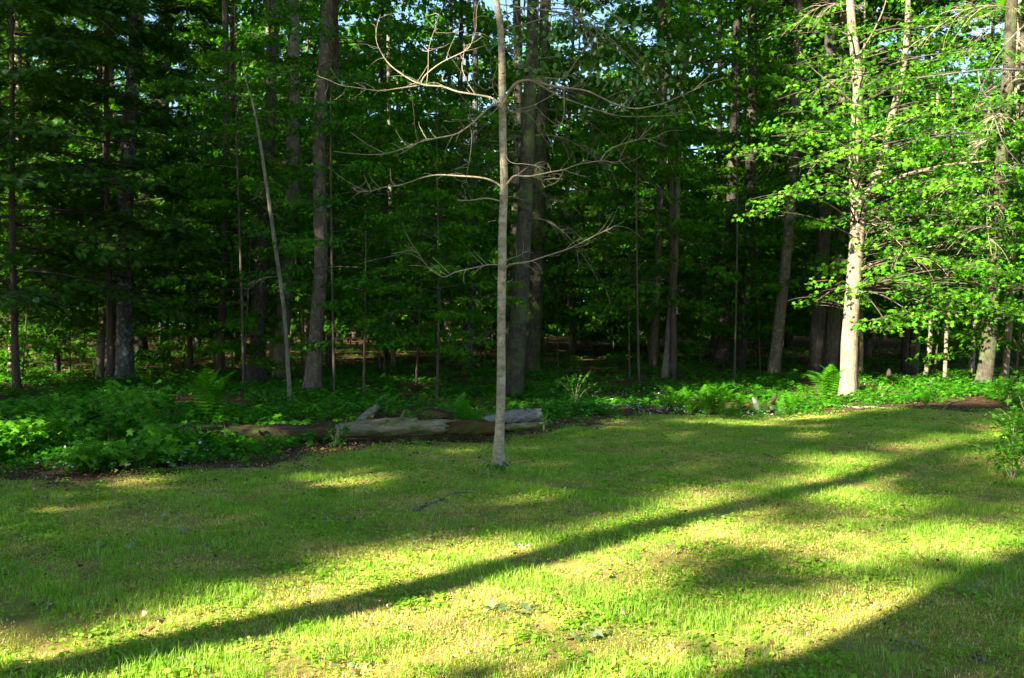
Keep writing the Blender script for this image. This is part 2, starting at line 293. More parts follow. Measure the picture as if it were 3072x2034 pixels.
# ------------------------------------------------------------------ scatter (stuff only)
def scatter(name, protos, pos, rot, scl, label, cat=None):
    c = bpy.data.collections.new(name + '_pieces')
    for i, me in enumerate(protos):
        o = bpy.data.objects.new('%s_%02d' % (name, i), me); c.objects.link(o)
    me = bpy.data.meshes.new(name); n = len(pos); me.vertices.add(n); me.vertices.foreach_set('co', np.asarray(pos, dtype=np.float32).ravel())
    a = me.attributes.new('rot', 'FLOAT_VECTOR', 'POINT'); a.data.foreach_set('vector', np.asarray(rot, dtype=np.float32).ravel())
    a = me.attributes.new('scl', 'FLOAT', 'POINT'); a.data.foreach_set('value', np.asarray(scl, dtype=np.float32))
    a = me.attributes.new('idx', 'INT', 'POINT'); a.data.foreach_set('value', rs.randint(0, len(protos), n).astype(np.int32))
    o = ob(name, me); o['kind'] = 'stuff'; o['label'] = label
    if cat: o['category'] = cat
    ng = bpy.data.node_groups.new(name, 'GeometryNodeTree')
    ng.interface.new_socket('Geometry', in_out='INPUT', socket_type='NodeSocketGeometry'); ng.interface.new_socket('Geometry', in_out='OUTPUT', socket_type='NodeSocketGeometry')
    N = ng.nodes.new; L = ng.links.new
    gi = N('NodeGroupInput'); go = N('NodeGroupOutput'); ci = N('GeometryNodeCollectionInfo'); ci.inputs['Collection'].default_value = c
    ci.inputs['Separate Children'].default_value = True; ci.inputs['Reset Children'].default_value = True
    ip = N('GeometryNodeInstanceOnPoints'); ip.inputs['Pick Instance'].default_value = True
    def at(nm, ty):
        q = N('GeometryNodeInputNamedAttribute'); q.data_type = ty; q.inputs[0].default_value = nm; return q.outputs[0]
    L(gi.outputs[0], ip.inputs['Points']); L(ci.outputs[0], ip.inputs['Instance']); L(at('idx', 'INT'), ip.inputs['Instance Index'])
    er = N('FunctionNodeEulerToRotation'); L(at('rot', 'FLOAT_VECTOR'), er.inputs[0]); L(er.outputs[0], ip.inputs['Rotation']); L(at('scl', 'FLOAT'), ip.inputs['Scale'])
    L(ip.outputs[0], go.inputs[0])
    md = o.modifiers.new('scatter', 'NODES'); md.node_group = ng; return o
def pts_view(n, y0, y1, pw, margin=1.2, wide=.56):
    """random points in the ground trapezoid the picture looks over, denser near (pw)"""
    u = rs.rand(n); y = (y0 ** pw + u * (y1 ** pw - y0 ** pw)) ** (1 / pw); x = (rs.rand(n) * 2 - 1) * (wide * y + margin); return x, y
def blade_clump(nb, h, sp, wdt, lean=.5, seed=0):
    r = np.random.RandomState(seed); V = []; Fc = []
    for i in range(nb):
        p = np.array([r.randn() * sp, r.randn() * sp, -.004]); az = r.rand() * 6.28; hh = h * r.uniform(.5, 1.15); ln = r.uniform(.1, lean); d = np.array([math.cos(az), math.sin(az), 0]); s = np.array([-d[1], d[0], 0]) * wdt * r.uniform(.7, 1.2)
        k = len(V); m1 = p + d * hh * ln * .3 + np.array([0, 0, hh * .6]); tp = p + d * hh * ln + np.array([0, 0, hh * (1 - ln * .25)])
        V.extend([p - s, p + s, m1 - s * .8, m1 + s * .8, tp]); Fc.extend([(k, k + 1, k + 3), (k, k + 3, k + 2), (k + 2, k + 3, k + 4)])
    return np.array(V), np.array(Fc)
def rotz(n, t=.12): return np.stack([rs.randn(n) * t, rs.randn(n) * t, rs.rand(n) * 6.283], -1)

# tall tufts, in drifts
pr = [mesh('grass_tuft', *blade_clump(14, .055, .03, .0018, .7, i), M['grass']) for i in range(8)]
x, y = pts_view(78000, 3.4, 17.6, 1.45); ok = (y < lawn_edge(x) - .35 * rs.rand(len(x))) & (rs.rand(len(x)) < np.clip(.5 + .45 * h2(x * 1.4, y * 1.9, .4) + .4 * h2(x * 4.3, y * 5.1, 2), .12, 1)); x, y = x[ok], y[ok]
scatter('grass', pr, np.stack([x, y, gz(x, y) + .012], -1), rotz(len(x)), rs.uniform(.45, 1.25, len(x)) * np.clip(.85 + .5 * h2(x * 1.4, y * 1.9, .4), .5, 1.35), 'tufts of green grass growing over the lawn')
# short mossy turf, everywhere on the lawn
pr = [mesh('turf_tuft', *blade_clump(26, .018, .035, .0022, 1.2, 20 + i), M['turf']) for i in range(8)]
x, y = pts_view(95000, 3.4, 17.6, 1.3); ok = (y < lawn_edge(x) - .5 * rs.rand(len(x))) & (rs.rand(len(x)) < np.clip(.55 + .75 * h2(x * 1.3, y * 1.6, 3.1) + .4 * h2(x * 5, y * 6, 1), .05, 1)); x, y = x[ok], y[ok]
scatter('moss', pr, np.stack([x, y, gz(x, y) + .012], -1), rotz(len(x)), rs.uniform(.6, 1.4, len(x)), 'short yellow green moss and fine turf of the lawn')
def leaf_clump(seed, n, tpl, size, sp, hmax, tilt=.3):
    r = np.random.RandomState(seed); a = r.rand(n) * 6.28; q = np.sqrt(r.rand(n)) * sp; p = np.stack([np.cos(a) * q, np.sin(a) * q, r.rand(n) * hmax * (1 - .5 * q / sp) + .004], -1)
    return place(tpl, p, a - 1.57 + r.randn(n) * .5, tilt + r.randn(n) * .3, r.randn(n) * .35, size * r.uniform(.6, 1.2, n))
pr = [mesh('clover_patch', *leaf_clump(40 + i, 16, ROUND, .022, .08, .02), M['clover']) for i in range(6)]
x, y = pts_view(26000, 3.4, 17.6, 1.35); ok = (y < lawn_edge(x) + .3) & (rs.rand(len(x)) < np.clip(.25 + .75 * h2(x * 1.5, y * 1.7, 5.0), .07, 1)); x, y = x[ok], y[ok]
scatter('clover', pr, np.stack([x, y, gz(x, y) + .02], -1), rotz(len(x)), rs.uniform(.6, 1.5, len(x)), 'small round leaved weeds spread through the lawn')
# fallen leaves
CURL = [(np.column_stack([OVAL[0][:, 0] * a, OVAL[0][:, 1], OVAL[0][:, 2] + b * OVAL[0][:, 0] ** 2 + .25 * (OVAL[0][:, 1] - .5) ** 2]), OVAL[1]) for a, b in ((.8, 3.0), (1.2, -2.2))]
pr = [mesh('dead_leaf_pair', *leaf_clump(60 + i, 3, CURL[i % 2], .034, .12, .012, .0), M['litter']) for i in range(6)]
x1, y1 = pts_view(3000, 3.4, 17, 1.5); k1 = y1 < lawn_edge(x1)
x2, y2 = pts_view(30000, 9.0, 60, 1.25); k2 = (y2 > lawn_edge(x2) - .5 - .3 * h2(x2, y2, 1)) & (rs.rand(len(x2)) < .45 + .5 * h2(x2 * .6, y2 * .6, 4))
x3, y3 = pts_view(34000, 8.0, 18.6, 1.2); d3 = y3 - lawn_edge(x3); k3 = (d3 > -1.5) & (d3 < 1.6) & (rs.rand(len(x3)) < np.clip(.8 + .6 * h2(x3 * 1.1, y3 * 1.5, 6), .1, 1) * np.clip(1.25 - .8 * abs(d3 - .1) + .5 * h2(x3 * 3, y3 * 3, 2), 0, 1) * np.where(x3 > 1.5, .35, 1))
x = np.concatenate([x1[k1], x2[k2], x3[k3]]); y = np.concatenate([y1[k1], y2[k2], y3[k3]])
scatter('leaf_litter', pr, np.stack([x, y, gz(x, y) + .012], -1), rotz(len(x), .25), rs.uniform(.5, 1.3, len(x)), 'brown fallen leaves on the lawn edge and forest floor')

# herb layer behind the lawn
def herb(seed, n, tpl, size, sp, h, stems=4):
    g = Geo(); r = np.random.RandomState(seed)
    for s in range(stems):
        b = np.array([r.randn() * sp, r.randn() * sp, 0]); tp = b + np.array([r.randn() * h * .25, r.randn() * h * .25, h * r.uniform(.6, 1.1)])
        g.add(*tube(np.array([b, (b + tp) / 2 + [0, 0, h * .06], tp]), .003, 3, cap=False)); m = max(3, n // stems)
        t = r.uniform(.45, 1.05, m)[:, None]; p = b + (tp - b) * t; az = r.rand(m) * 6.28; off = np.stack([np.cos(az), np.sin(az), np.zeros(m)], -1) * size * .4
        g.add(*place(tpl, p + off, az - 1.57, .25 + r.randn(m) * .25, r.randn(m) * .3, size * r.uniform(.6, 1.2, m)))
    return g
pr = [herb(80 + i, 22, (MAPLE, OVAL, ROUND)[i % 3], (.10, .09, .06)[i % 3], .10, .16).mesh('herb', M['herb']) for i in range(9)]
x, y = pts_view(48000, 9.0, 52, 1.1, 2.0); e = lawn_edge(x); dd = y - e
ok = (dd > -.15) & (rs.rand(len(x)) < np.clip((.25 + .55 * h2(x * .8, y * .8, 7) + .5 * (x < -3) * (dd < 3.5)), .05, 1) * np.clip(dd / 1.2 + np.where(x > 1, .25, .02), 0.06, 1) * np.clip(1.35 - (y - 17) / 16, .25, 1))
ok &= ~((np.abs(y - 13.2) < .75) & (x > -4.6) & (x < 1.2) & (rs.rand(len(x)) < .75))
x, y = x[ok], y[ok]; dd = y - lawn_edge(x)
scatter('ground_cover', pr, np.stack([x, y, gz(x, y)], -1), rotz(len(x)), rs.uniform(.5, 1.2, len(x)) * np.clip(.45 + dd * .45, .35, 1.15), 'low leafy ground cover along the forest edge')

# ------------------------------------------------------------------ shared foliage meshes
def mk(name, wl, wm, lm):
    W, Lf = wl; return (W.mesh(name + '_limbs', wm) if W.n else None, Lf.mesh(name + '_foliage', lm))
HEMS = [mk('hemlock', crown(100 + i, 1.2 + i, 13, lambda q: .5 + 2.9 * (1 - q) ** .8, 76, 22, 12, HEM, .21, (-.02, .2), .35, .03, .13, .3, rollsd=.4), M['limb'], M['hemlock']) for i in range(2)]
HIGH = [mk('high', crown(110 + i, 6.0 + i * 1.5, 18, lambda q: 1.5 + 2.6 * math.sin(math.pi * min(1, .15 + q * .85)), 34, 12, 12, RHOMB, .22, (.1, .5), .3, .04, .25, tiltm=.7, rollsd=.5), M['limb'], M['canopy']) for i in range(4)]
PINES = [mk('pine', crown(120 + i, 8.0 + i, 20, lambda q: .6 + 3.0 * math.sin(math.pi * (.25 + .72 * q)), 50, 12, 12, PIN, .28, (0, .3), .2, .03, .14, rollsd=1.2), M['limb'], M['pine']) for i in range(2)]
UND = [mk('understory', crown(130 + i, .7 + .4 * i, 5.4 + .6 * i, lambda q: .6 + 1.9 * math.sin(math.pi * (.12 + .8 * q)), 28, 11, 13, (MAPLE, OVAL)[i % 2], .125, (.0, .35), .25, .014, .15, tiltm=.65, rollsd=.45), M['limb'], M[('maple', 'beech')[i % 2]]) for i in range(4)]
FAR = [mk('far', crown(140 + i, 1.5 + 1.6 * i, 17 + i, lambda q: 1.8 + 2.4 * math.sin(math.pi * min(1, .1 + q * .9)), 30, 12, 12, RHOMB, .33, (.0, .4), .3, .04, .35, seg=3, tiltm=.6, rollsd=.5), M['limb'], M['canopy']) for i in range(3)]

def crown_on(t, pair, rz, sc=1.0, zs=1.0, dz=0.0, off=(0, 0)):
    for me, nm in zip(pair, ('limbs', 'crown')):
        if me is None: continue
        o = ob(nm, me, t, (off[0], off[1], dz), rz); o.scale = (sc, sc, zs)
        o['kind'] = 'stuff'
def dead_branches(seed, n, z0, z1, L, side=None, droop=.9, rad=.008, twigs=6):
    """bare drooping lower branches; list of meshes, one per branch"""
    r = np.random.RandomState(seed); out = []
    for i in range(n):
        g = Geo(); z = r.uniform(z0, z1); az = r.uniform(0, 6.28) if side is None else side + r.randn() * .7; l = L * r.uniform(.4, 1.15)
        pth = limb_path((0, 0, 0), az, l, r.uniform(.1, .5), droop * r.uniform(.4, 1.1), 9, .08, rng=r); g.add(*tube(pth, np.linspace(rad, rad * .35, 9), 4, cap=False))
        for j in range(twigs):
            k = r.randint(2, 8); g.add(*tube(limb_path(pth[k], az + r.choice([-1, 1]) * r.uniform(.2, 1.1), l * r.uniform(.15, .5), r.uniform(-.3, .4), r.uniform(.2, 1.0), 6, .1, rng=r), np.linspace(rad * .6, rad * .25, 6), 3, cap=False))
        out.append((z, g))
    return out
DEAD = [g.mesh('dead_branch', M['deadtwig'], True) for z, g in dead_branches(5, 10, 0, 1, 1.5, 0.0)]

DEADP = [g.mesh('dead_branch', M['twig'], True) for z, g in dead_branches(6, 8, 0, 1, 1.7, 0.0, rad=.010, twigs=9)]

def trunk_mesh(path_px, mkey, H=18.0, seg=14, rough=.05, flare=.5, top_r=.35):
    """path_px: [(u, v, width)] from the base up, in picture units; the foot stands on the ground"""
    b = G(path_px[0][0], path_px[0][1]); Y = b[1]; pts = []; rad = []
    for (u, v, w_) in path_px:
        p = P(u, v, Y); pts.append(p - b); rad.append(w_ / K / F * Y / 2)
    pts[0] = np.zeros(3); d = (pts[-1] - pts[-2]); d = d / max(d[2], .1); zt = pts[-1][2]
    if zt < H:
        h = H - zt; pts.append(pts[-1] + np.array([d[0] * .5 * h, 0, h])); rad.append(rad[-1] * top_r)
    pth = smooth_path(pts, 30); s = np.linspace(0, len(rad) - 1, 30); rd = np.interp(s, np.arange(len(rad)), rad)
    pth = np.vstack([pth[0] + [0, 0, -.25], pth]); rd = np.concatenate([[rd[0]], rd])
    fl = flare * np.exp(-np.clip(pth[:, 2], 0, 9) / .25)
    v, f = tube(pth, rd, seg, rough, cap=True, flare=fl)
    return b, mesh('trunk', v, f, M[mkey], True), pth, rd
def tree(name, label, path_px, mkey, H=18, cr=None, crs=1.0, group=None, dead=0, dz=0, side=None, dr=(.8, 7), drange=1.0, flare=.5, dsc=1.0):
    b, me, pth, rd = trunk_mesh(path_px, mkey, H, flare=flare)
    t = thing(name, label, 'tree', b, group); ob('trunk', me, t)
    if cr is not None:
        dz += 5.0 if H >= 16 else 0
        zc = 12.0; k = np.argmin(abs(pth[:, 2] - zc)); crown_on(t, cr, rs.rand() * 6.28, crs, crs, dz, (pth[k, 0], pth[k, 1]))
    for i in range(dead):
        z = rs.uniform(*dr); k = np.argmin(abs(pth[:, 2] - z)); o = ob('dead_branch', DEAD[rs.randint(len(DEAD))], t, pth[k], (rs.rand() * 6.28) if side is None else side + rs.randn() * .6)
        s = rs.uniform(.5, 1.2) * dsc; o.scale = (s, s, s)
    return t, b, pth, rd

# ------------------------------------------------------------------ named trees of the photograph
tree('pine_tree', 'tall lichen grey trunk rising on the left behind the leafy shrubs', [(290, 892, 38), (288, 700, 35), (291, 480, 33), (302, 250, 32), (318, 0, 31)], 'grey_bark', 22, PINES[0], dead=7, dsc=.9)
tree('pine_tree', 'thick dark trunk just right of the lichen grey pine, shaded and far back', [(320, 835, 42), (322, 680, 40), (345, 400, 38), (372, 200, 37), (388, 0, 36)], 'pine_bark', 22, PINES[1], dead=7)
tree('forest_tree', 'slender blue grey trunk beside the lone upright sunlit fern', [(381, 838, 24), (378, 690, 22), (378, 500, 20), (382, 200, 17), (386, 0, 15)], 'grey_bark', 18, HIGH[0])
tree('pine_tree', 'dark pine trunk left of the thin leaning stem', [(592, 892, 42), (600, 700, 33), (615, 480, 28), (628, 200, 25), (634, 0, 23)], 'pine_bark', 22, PINES[0], dead=9)
tree('dead_sapling', 'thin bare leaning stem rising from behind the left half of the fallen log', [(671, 935, 10), (665, 830, 9.5), (655, 700, 9), (638, 580, 9), (618, 440, 8), (600, 320, 6), (585, 240, 4), (570, 190, 2.5), (560, 120, 1.5)], 'pale_bark', 3, None, dead=22, dsc=.55, dr=(1.2, 6.4), flare=.2)
tree('forest_tree', 'straight brown trunk mottled with lichen, behind the middle of the fallen log', [(722, 918, 38), (732, 760, 32), (742, 600, 31), (738, 400, 30), (743, 200, 28), (757, 0, 26)], 'red_bark', 19, HIGH[1], dead=6, dsc=.8)
nearp, nb_, np_, nr_ = tree('pine_tree', 'massive furrowed trunk directly right of the bare foreground sapling', [(1183, 918, 46), (1195, 800, 42), (1206, 640, 39), (1216, 440, 34), (1226, 200, 29), (1233, 0, 27)], 'moss_bark', 22, PINES[1], dead=8)
twin, tb, tp_, tr_ = tree('pine_tree', 'broad shaded trunk close behind the massive furrowed one, trailing a fan of dead boughs', [(1224, 868, 42), (1234, 760, 38), (1241, 600, 35), (1248, 400, 31), (1256, 200, 28), (1262, 0, 26)], 'moss_bark', 22, PINES[0])
tree('forest_tree', 'slim dim trunk left of the bare sapling with nothing growing at its foot', [(1082, 852, 19), (1088, 740, 17), (1094, 620, 15), (1098, 400, 14), (1100, 0, 12)], 'grey_bark', 17, HIGH[2])
SUNP = tree('dead_pine', 'sunlit reddish stem with tufts of dead twigs in the dark opening', [(1352, 800, 15), (1358, 700, 14), (1366, 580, 13), (1372, 400, 12), (1385, 100, 9)], 'red_bark', 14, None, dead=12, dr=(1.5, 7), dsc=.9)
tree('forest_tree', 'pale slender trunk curving slightly right, between the dark opening and the fern bank', [(1538, 874, 18), (1548, 760, 17), (1560, 600, 15), (1568, 400, 14), (1580, 200, 12), (1592, 0, 11)], 'pale_bark', 17, HIGH[3])
tree('pine_tree', 'dark double-wide trunk in deep shade left of the leaning trunk', [(1668, 850, 30), (1680, 700, 26), (1690, 500, 24), (1700, 250, 22), (1706, 0, 20)], 'pine_bark', 20, PINES[1], dead=6)
LEAN = tree('forest_tree', 'smooth trunk leaning right behind the fern bank, left of the sunlit maple', [(1788, 874, 27), (1800, 760, 26), (1816, 620, 25), (1830, 450, 23), (1838, 300, 20), (1846, 0, 19)], 'red_bark', 19, HIGH[0], dead=16, dr=(3.5, 9), dsc=.9)

# the sunlit maple ------------------------------------------------
mp, mb, mpth, mrd = tree('maple_tree', 'sunlit maple with pale forked trunk and bright layered leaves right of the ferns', [(1962, 905, 38), (1964, 800, 38), (1972, 680, 34), (1981, 560, 33), (1985, 480, 34), (1974, 400, 24), (1978, 300, 23), (1984, 200, 24), (1975, 100, 22), (1966, 0, 18)], 'maple_bark', 16)
def wt(px, Y): return [P(u, v, Y) for u, v in px]
def px_branch(t, b, px, Y0, dY, r0, r1, m, name='limb', n=22, seg=7):
    k = len(px); pts = np.array([P(u, v, Y0 + dY * i / (k - 1)) for i, (u, v) in enumerate(px)]) - b; q = smooth_path(pts, n)
    o = ob(name, mesh(name, *tube(q, np.linspace(r0, r1, n), seg), M[m], True), t); return o, q
px_branch(mp, mb, [(1985, 495), (2005, 455), (2025, 410), (2032, 395), (2048, 330), (2062, 270), (2085, 180), (2097, 90), (2100, 0), (2105, -120)], mb[1] - .02, .6, .13, .05, 'maple_bark')
px_branch(mp, mb, [(2006, 458), (2040, 430), (2085, 408), (2130, 395), (2200, 380), (2290, 372)], mb[1], -1.2, .06, .02, 'maple_bark')
for q in ([(1978, 400), (1940, 380), (1890, 372), (1850, 385)], [(1974, 240), (1930, 200), (1880, 160), (1850, 120)], [(1978, 330), (2060, 300), (2150, 250)], [(1985, 620), (2050, 600), (2130, 575), (2220, 560)], [(1972, 150), (2010, 90), (2040, 30), (2060, -40)]):
    px_branch(mp, mb, q, mb[1], -.9 if q[0][0] < 1980 else -.6, .03, .008, 'maple_bark', 'branch', 14, 5)
def sprays(seed, centers, Y0, n_leaf, size, tpl, rx, ry, rz_, b, tilt=.25):
    """layered horizontal plates of leaves round given points of the crown"""
    r = np.random.RandomState(seed); PP = []
    for (u, v, dy, s) in centers:
        c = P(u, v, Y0 + dy) - b; m = int(n_leaf * s * s)
        a = r.rand(m) * 6.28; q = np.sqrt(r.rand(m)); p = np.stack([np.cos(a) * q * rx * s, np.sin(a) * q * ry * s, r.randn(m) * rz_ - .18 * s * q ** 2], -1)
        p[:, 2] += .12 * s * np.sin(p[:, 0] * 3 + r.rand() * 6); keep = r.rand(m) < .42 + .6 * np.sin(p[:, 0] * 9 / s + r.rand() * 6) * np.sin(p[:, 1] * 8 / s + r.rand() * 6)
        PP.append(c + p[keep])
    PP = np.vstack(PP); n = len(PP)
    return PP, place(tpl, PP, r.rand(n) * 6.28, tilt + r.randn(n) * .3, r.randn(n) * .35, size * r.uniform(.65, 1.2, n)), n
cen = [(2230, 300, -1.2, 1.1), (2300, 240, -1, 1.1), (2340, 400, -1.3, 1.1), (2270, 480, -1.2, 1), (2210, 540, -1.4, 1), (2330, 560, -1.4, 1), (2180, 130, -1, 1), (2280, 110, -.8, 1), (2000, 160, -1.3, 1), (1930, 440, -1.6, .8), (2350, 660, -1.6, .9), (2100, 420, -1.8, .9), (2060, 200, -1.6, .9), (1810, 290, -.6, .8), (1880, 250, -1.6, .8), (1960, 300, -1.9, 1.0), (2010, 350, -2.2, 1.0), (1950, 240, -2, .8), (2010, 440, -2, .6), (1930, 350, -1.8, .9), (2110, 260, -2, 1), (2200, 420, -2, 1.1), (2120, 520, -1.8, .9), (2090, 600, -2, .9), (2330, 720, -1.2, 1), (2300, 610, -2, 1), (1860, 300, -1, 1.0), (1790, 330, -1.2, .9), (1730, 345, -1.3, .6), (1930, 285, -1.6, .9), (1900, 420, -1.2, 1.0), (1830, 440, -1.4, 1.0), (1770, 480, -1.5, .7), (1980, 250, -1.4, 1), (2040, 290, -1, 1.1), (2100, 330, -1, 1.1), (2040, 370, -1.4, 1.0), (2140, 400, -1, 1.2),
       (2200, 350, -.5, 1.1), (2260, 390, 0, 1.1), (2060, 470, -1, .8), (2160, 480, -.7, 1), (2250, 460, -.3, 1), (2060, 560, -.6, .9), (2150, 590, -.8, 1.1), (2240, 600, -1, 1.1), (2320, 640, -1, 1), (2080, 640, -1.1, 1.1), (2180, 660, -1.2, 1.2), (2280, 690, -1.4, 1.1),
       (2050, 740, -1.3, .9), (2110, 720, -1.2, .9), (2200, 720, -.8, 1.0), (1930, 655, -.5, .8), (1890, 690, 0, .7), (1960, 60, -1, 1), (2050, 130, -.6, 1.1), (2150, 180, -.4, 1.1), (2120, 60, 0, 1.1), (2220, 100, .4, 1.1), (2240, 220, 0, 1.1), (1880, 200, 0, .9), (2330, 300, 0, 1.1), (2320, 160, .5, 1.1), (2340, 480, 0, 1), (2350, 560, -.4, 1.0),
       (1850, 60, 1, .9), (1920, 130, .6, .9), (2300, 30, 1, 1.1), (2000, 0, .5, 1.1), (2170, 290, .5, 1.1), (2290, 540, .6, 1.0), (2180, 530, .8, 1.0)]
PPm, (lv, lf), nm_ = sprays(200, cen, mb[1], 310, .102, MAPLE, .95, .8, .055, mb, .55)
# the 300 leaves nearest the viewer are parts of their own, the rest one mass
lv = lv.reshape(nm_, -1, 3); order = np.argsort((PPm + mb)[:, 1]); near = order[:260]; rest = order[260:]
LEAFM = [mesh('leaf', MAPLE[0] * .102 * s, MAPLE[1], M['maple_lit']) for s in (.8, 1.0, 1.15)]
for i in near:
    o = ob('leaf', LEAFM[i % 3], mp, PPm[i]); o.rotation_euler = (rs.randn() * .3 - .75, rs.randn() * .35, rs.randn() * .9 + math.pi)
o = ob('crown', mesh('crown', lv[rest].reshape(-1, 3), (MAPLE[1][None] + (np.arange(len(rest)) * len(MAPLE[0]))[:, None, None]).reshape(-1, 3), M['maple_lit']), mp, kind='stuff')
# fine twigs that carry the plates
g = Geo(); r_ = np.random.RandomState(9)
for (u, v, dy, s) in cen:
    c = P(u, v, mb[1] + dy) - mb
    for k in range(5):
        az = r_.rand() * 6.28; g.add(*tube(limb_path(c + r_.randn(3) * .1 - [0, 0, .06], az, .9 * s * r_.uniform(.6, 1.2), .0, .15, 6, .1, rng=r_), np.linspace(.011, .004, 6), 3, cap=False))
    j = np.argmin(abs(mpth[:, 2] - max(c[2] - .5, 2.2))); a = mpth[j]; g.add(*tube(smooth_path([a, a * .5 + c * .5 + [0, 0, .12], c - [0, 0, .05]], 10), np.linspace(.025, .008, 10), 4, cap=False))
ob('twigs', g.mesh('twigs', M['limb'], True), mp, kind='stuff')

# right edge ---------------------------------------------------------
tree('young_tree', 'small crooked sunlit trunk on bare litter right of the maple', [(2138, 872, 11), (2148, 820, 11), (2152, 760, 9), (2150, 660, 8), (2155, 500, 7), (2170, 200, 6)], 'maple_bark', 8, UND[0], flare=.2, dz=1.3)
tree('young_tree', 'straight thin sunlit stem right of the crooked one', [(2184, 893, 9), (2188, 800, 9), (2190, 700, 8), (2196, 500, 7), (2205, 200, 5)], 'maple_bark', 7, UND[1], flare=.2, dz=1.5)
MOSS = tree('forest_tree', 'mossy reddish trunk near the right edge with climbing leaves', [(2272, 908, 36), (2284, 820, 34), (2292, 720, 32), (2305, 500, 30), (2325, 250, 28), (2340, 0, 26)], 'moss_bark', 18, HIGH[1], dead=12, dr=(2, 9), side=3.0)
PALE = tree('forest_tree', 'pale trunk at the right edge of the photo', [(2322, 888, 14), (2330, 800, 14), (2340, 650, 13), (2345, 450, 12), (2352, 200, 11), (2358, 0, 10)], 'maple_bark', 14, HIGH[2], dead=8, dr=(3, 8), side=3.0)
tree('forest_tree', 'thin pale trunk between the maple and the crooked young tree', [(1990, 870, 9), (1992, 780, 9), (1990, 600, 8), (1996, 300, 7)], 'maple_bark', 12, HIGH[0], flare=.2)
tree('forest_tree', 'dark trunk in shade behind the low maple boughs', [(2110, 852, 24), (2118, 760, 22), (2125, 600, 20), (2140, 300, 18)], 'red_bark', 17, HIGH[3])
tree('forest_tree', 'slim pale trunk behind the mossy one', [(2245, 862, 14), (2252, 760, 13), (2262, 600, 12), (2290, 200, 10)], 'maple_bark', 14, HIGH[1], dead=10, dr=(3, 8))

def pale_dead(t, pth, n, z0, z1, azs, sc, seed):
    r = np.random.RandomState(seed)
    for i in range(n):
        k = np.argmin(abs(pth[:, 2] - r.uniform(z0, z1))); o = ob('dead_branch', DEADP[r.randint(len(DEADP))], t, pth[k], azs + r.randn() * .8); q = sc * r.uniform(.5, 1.2); o.scale = (q, q, q)
pale_dead(mp, mpth, 8, 3.2, 9.0, -1.6, 1.0, 1)
pale_dead(LEAN[0], LEAN[2], 18, 4.5, 9.0, -1.6, .9, 2)
pale_dead(MOSS[0], MOSS[2], 22, 3.5, 9.2, -2.4, 1.2, 3)
pale_dead(PALE[0], PALE[2], 12, 3.5, 9.2, -2.4, 1.0, 4)
pale_dead(SUNP[0], SUNP[2], 8, 2.5, 6.5, -1.6, .6, 5)
# the fan of dead boughs on the broad trunk, each a branch of its own
r_ = np.random.RandomState(21)
for i in range(30):
    z = r_.uniform(3.2, 9.4); own, tpx = ((twin, tp_), (nearp, np_))[i % 2]; k = np.argmin(abs(tpx[:, 2] - z)); a = tpx[k]; side = 0.0 if r_.rand() < .85 else 3.1
    az = side + r_.randn() * .55 - .25; l = r_.uniform(1.0, 2.5); g = Geo()
    pth = limb_path(a, az, l, r_.uniform(.15, .6), r_.uniform(.5, 1.1), 12, .05, rng=r_); g.add(*tube(pth, np.linspace(.012, .004, 12), 4, cap=False))
    for j in range(11):
        kk = r_.randint(3, 11); g.add(*tube(limb_path(pth[kk], az + r_.choice([-1, 1]) * r_.uniform(.1, .9), l * r_.uniform(.2, .5), r_.uniform(-.5, .3), r_.uniform(.3, 1.5), 7, .08, rng=r_), np.linspace(.0055, .0022, 7), 3, cap=False))
    ob('dead_branch', g.mesh('dead_branch', M['deadtwig' if i % 3 else 'limb'], True), own)

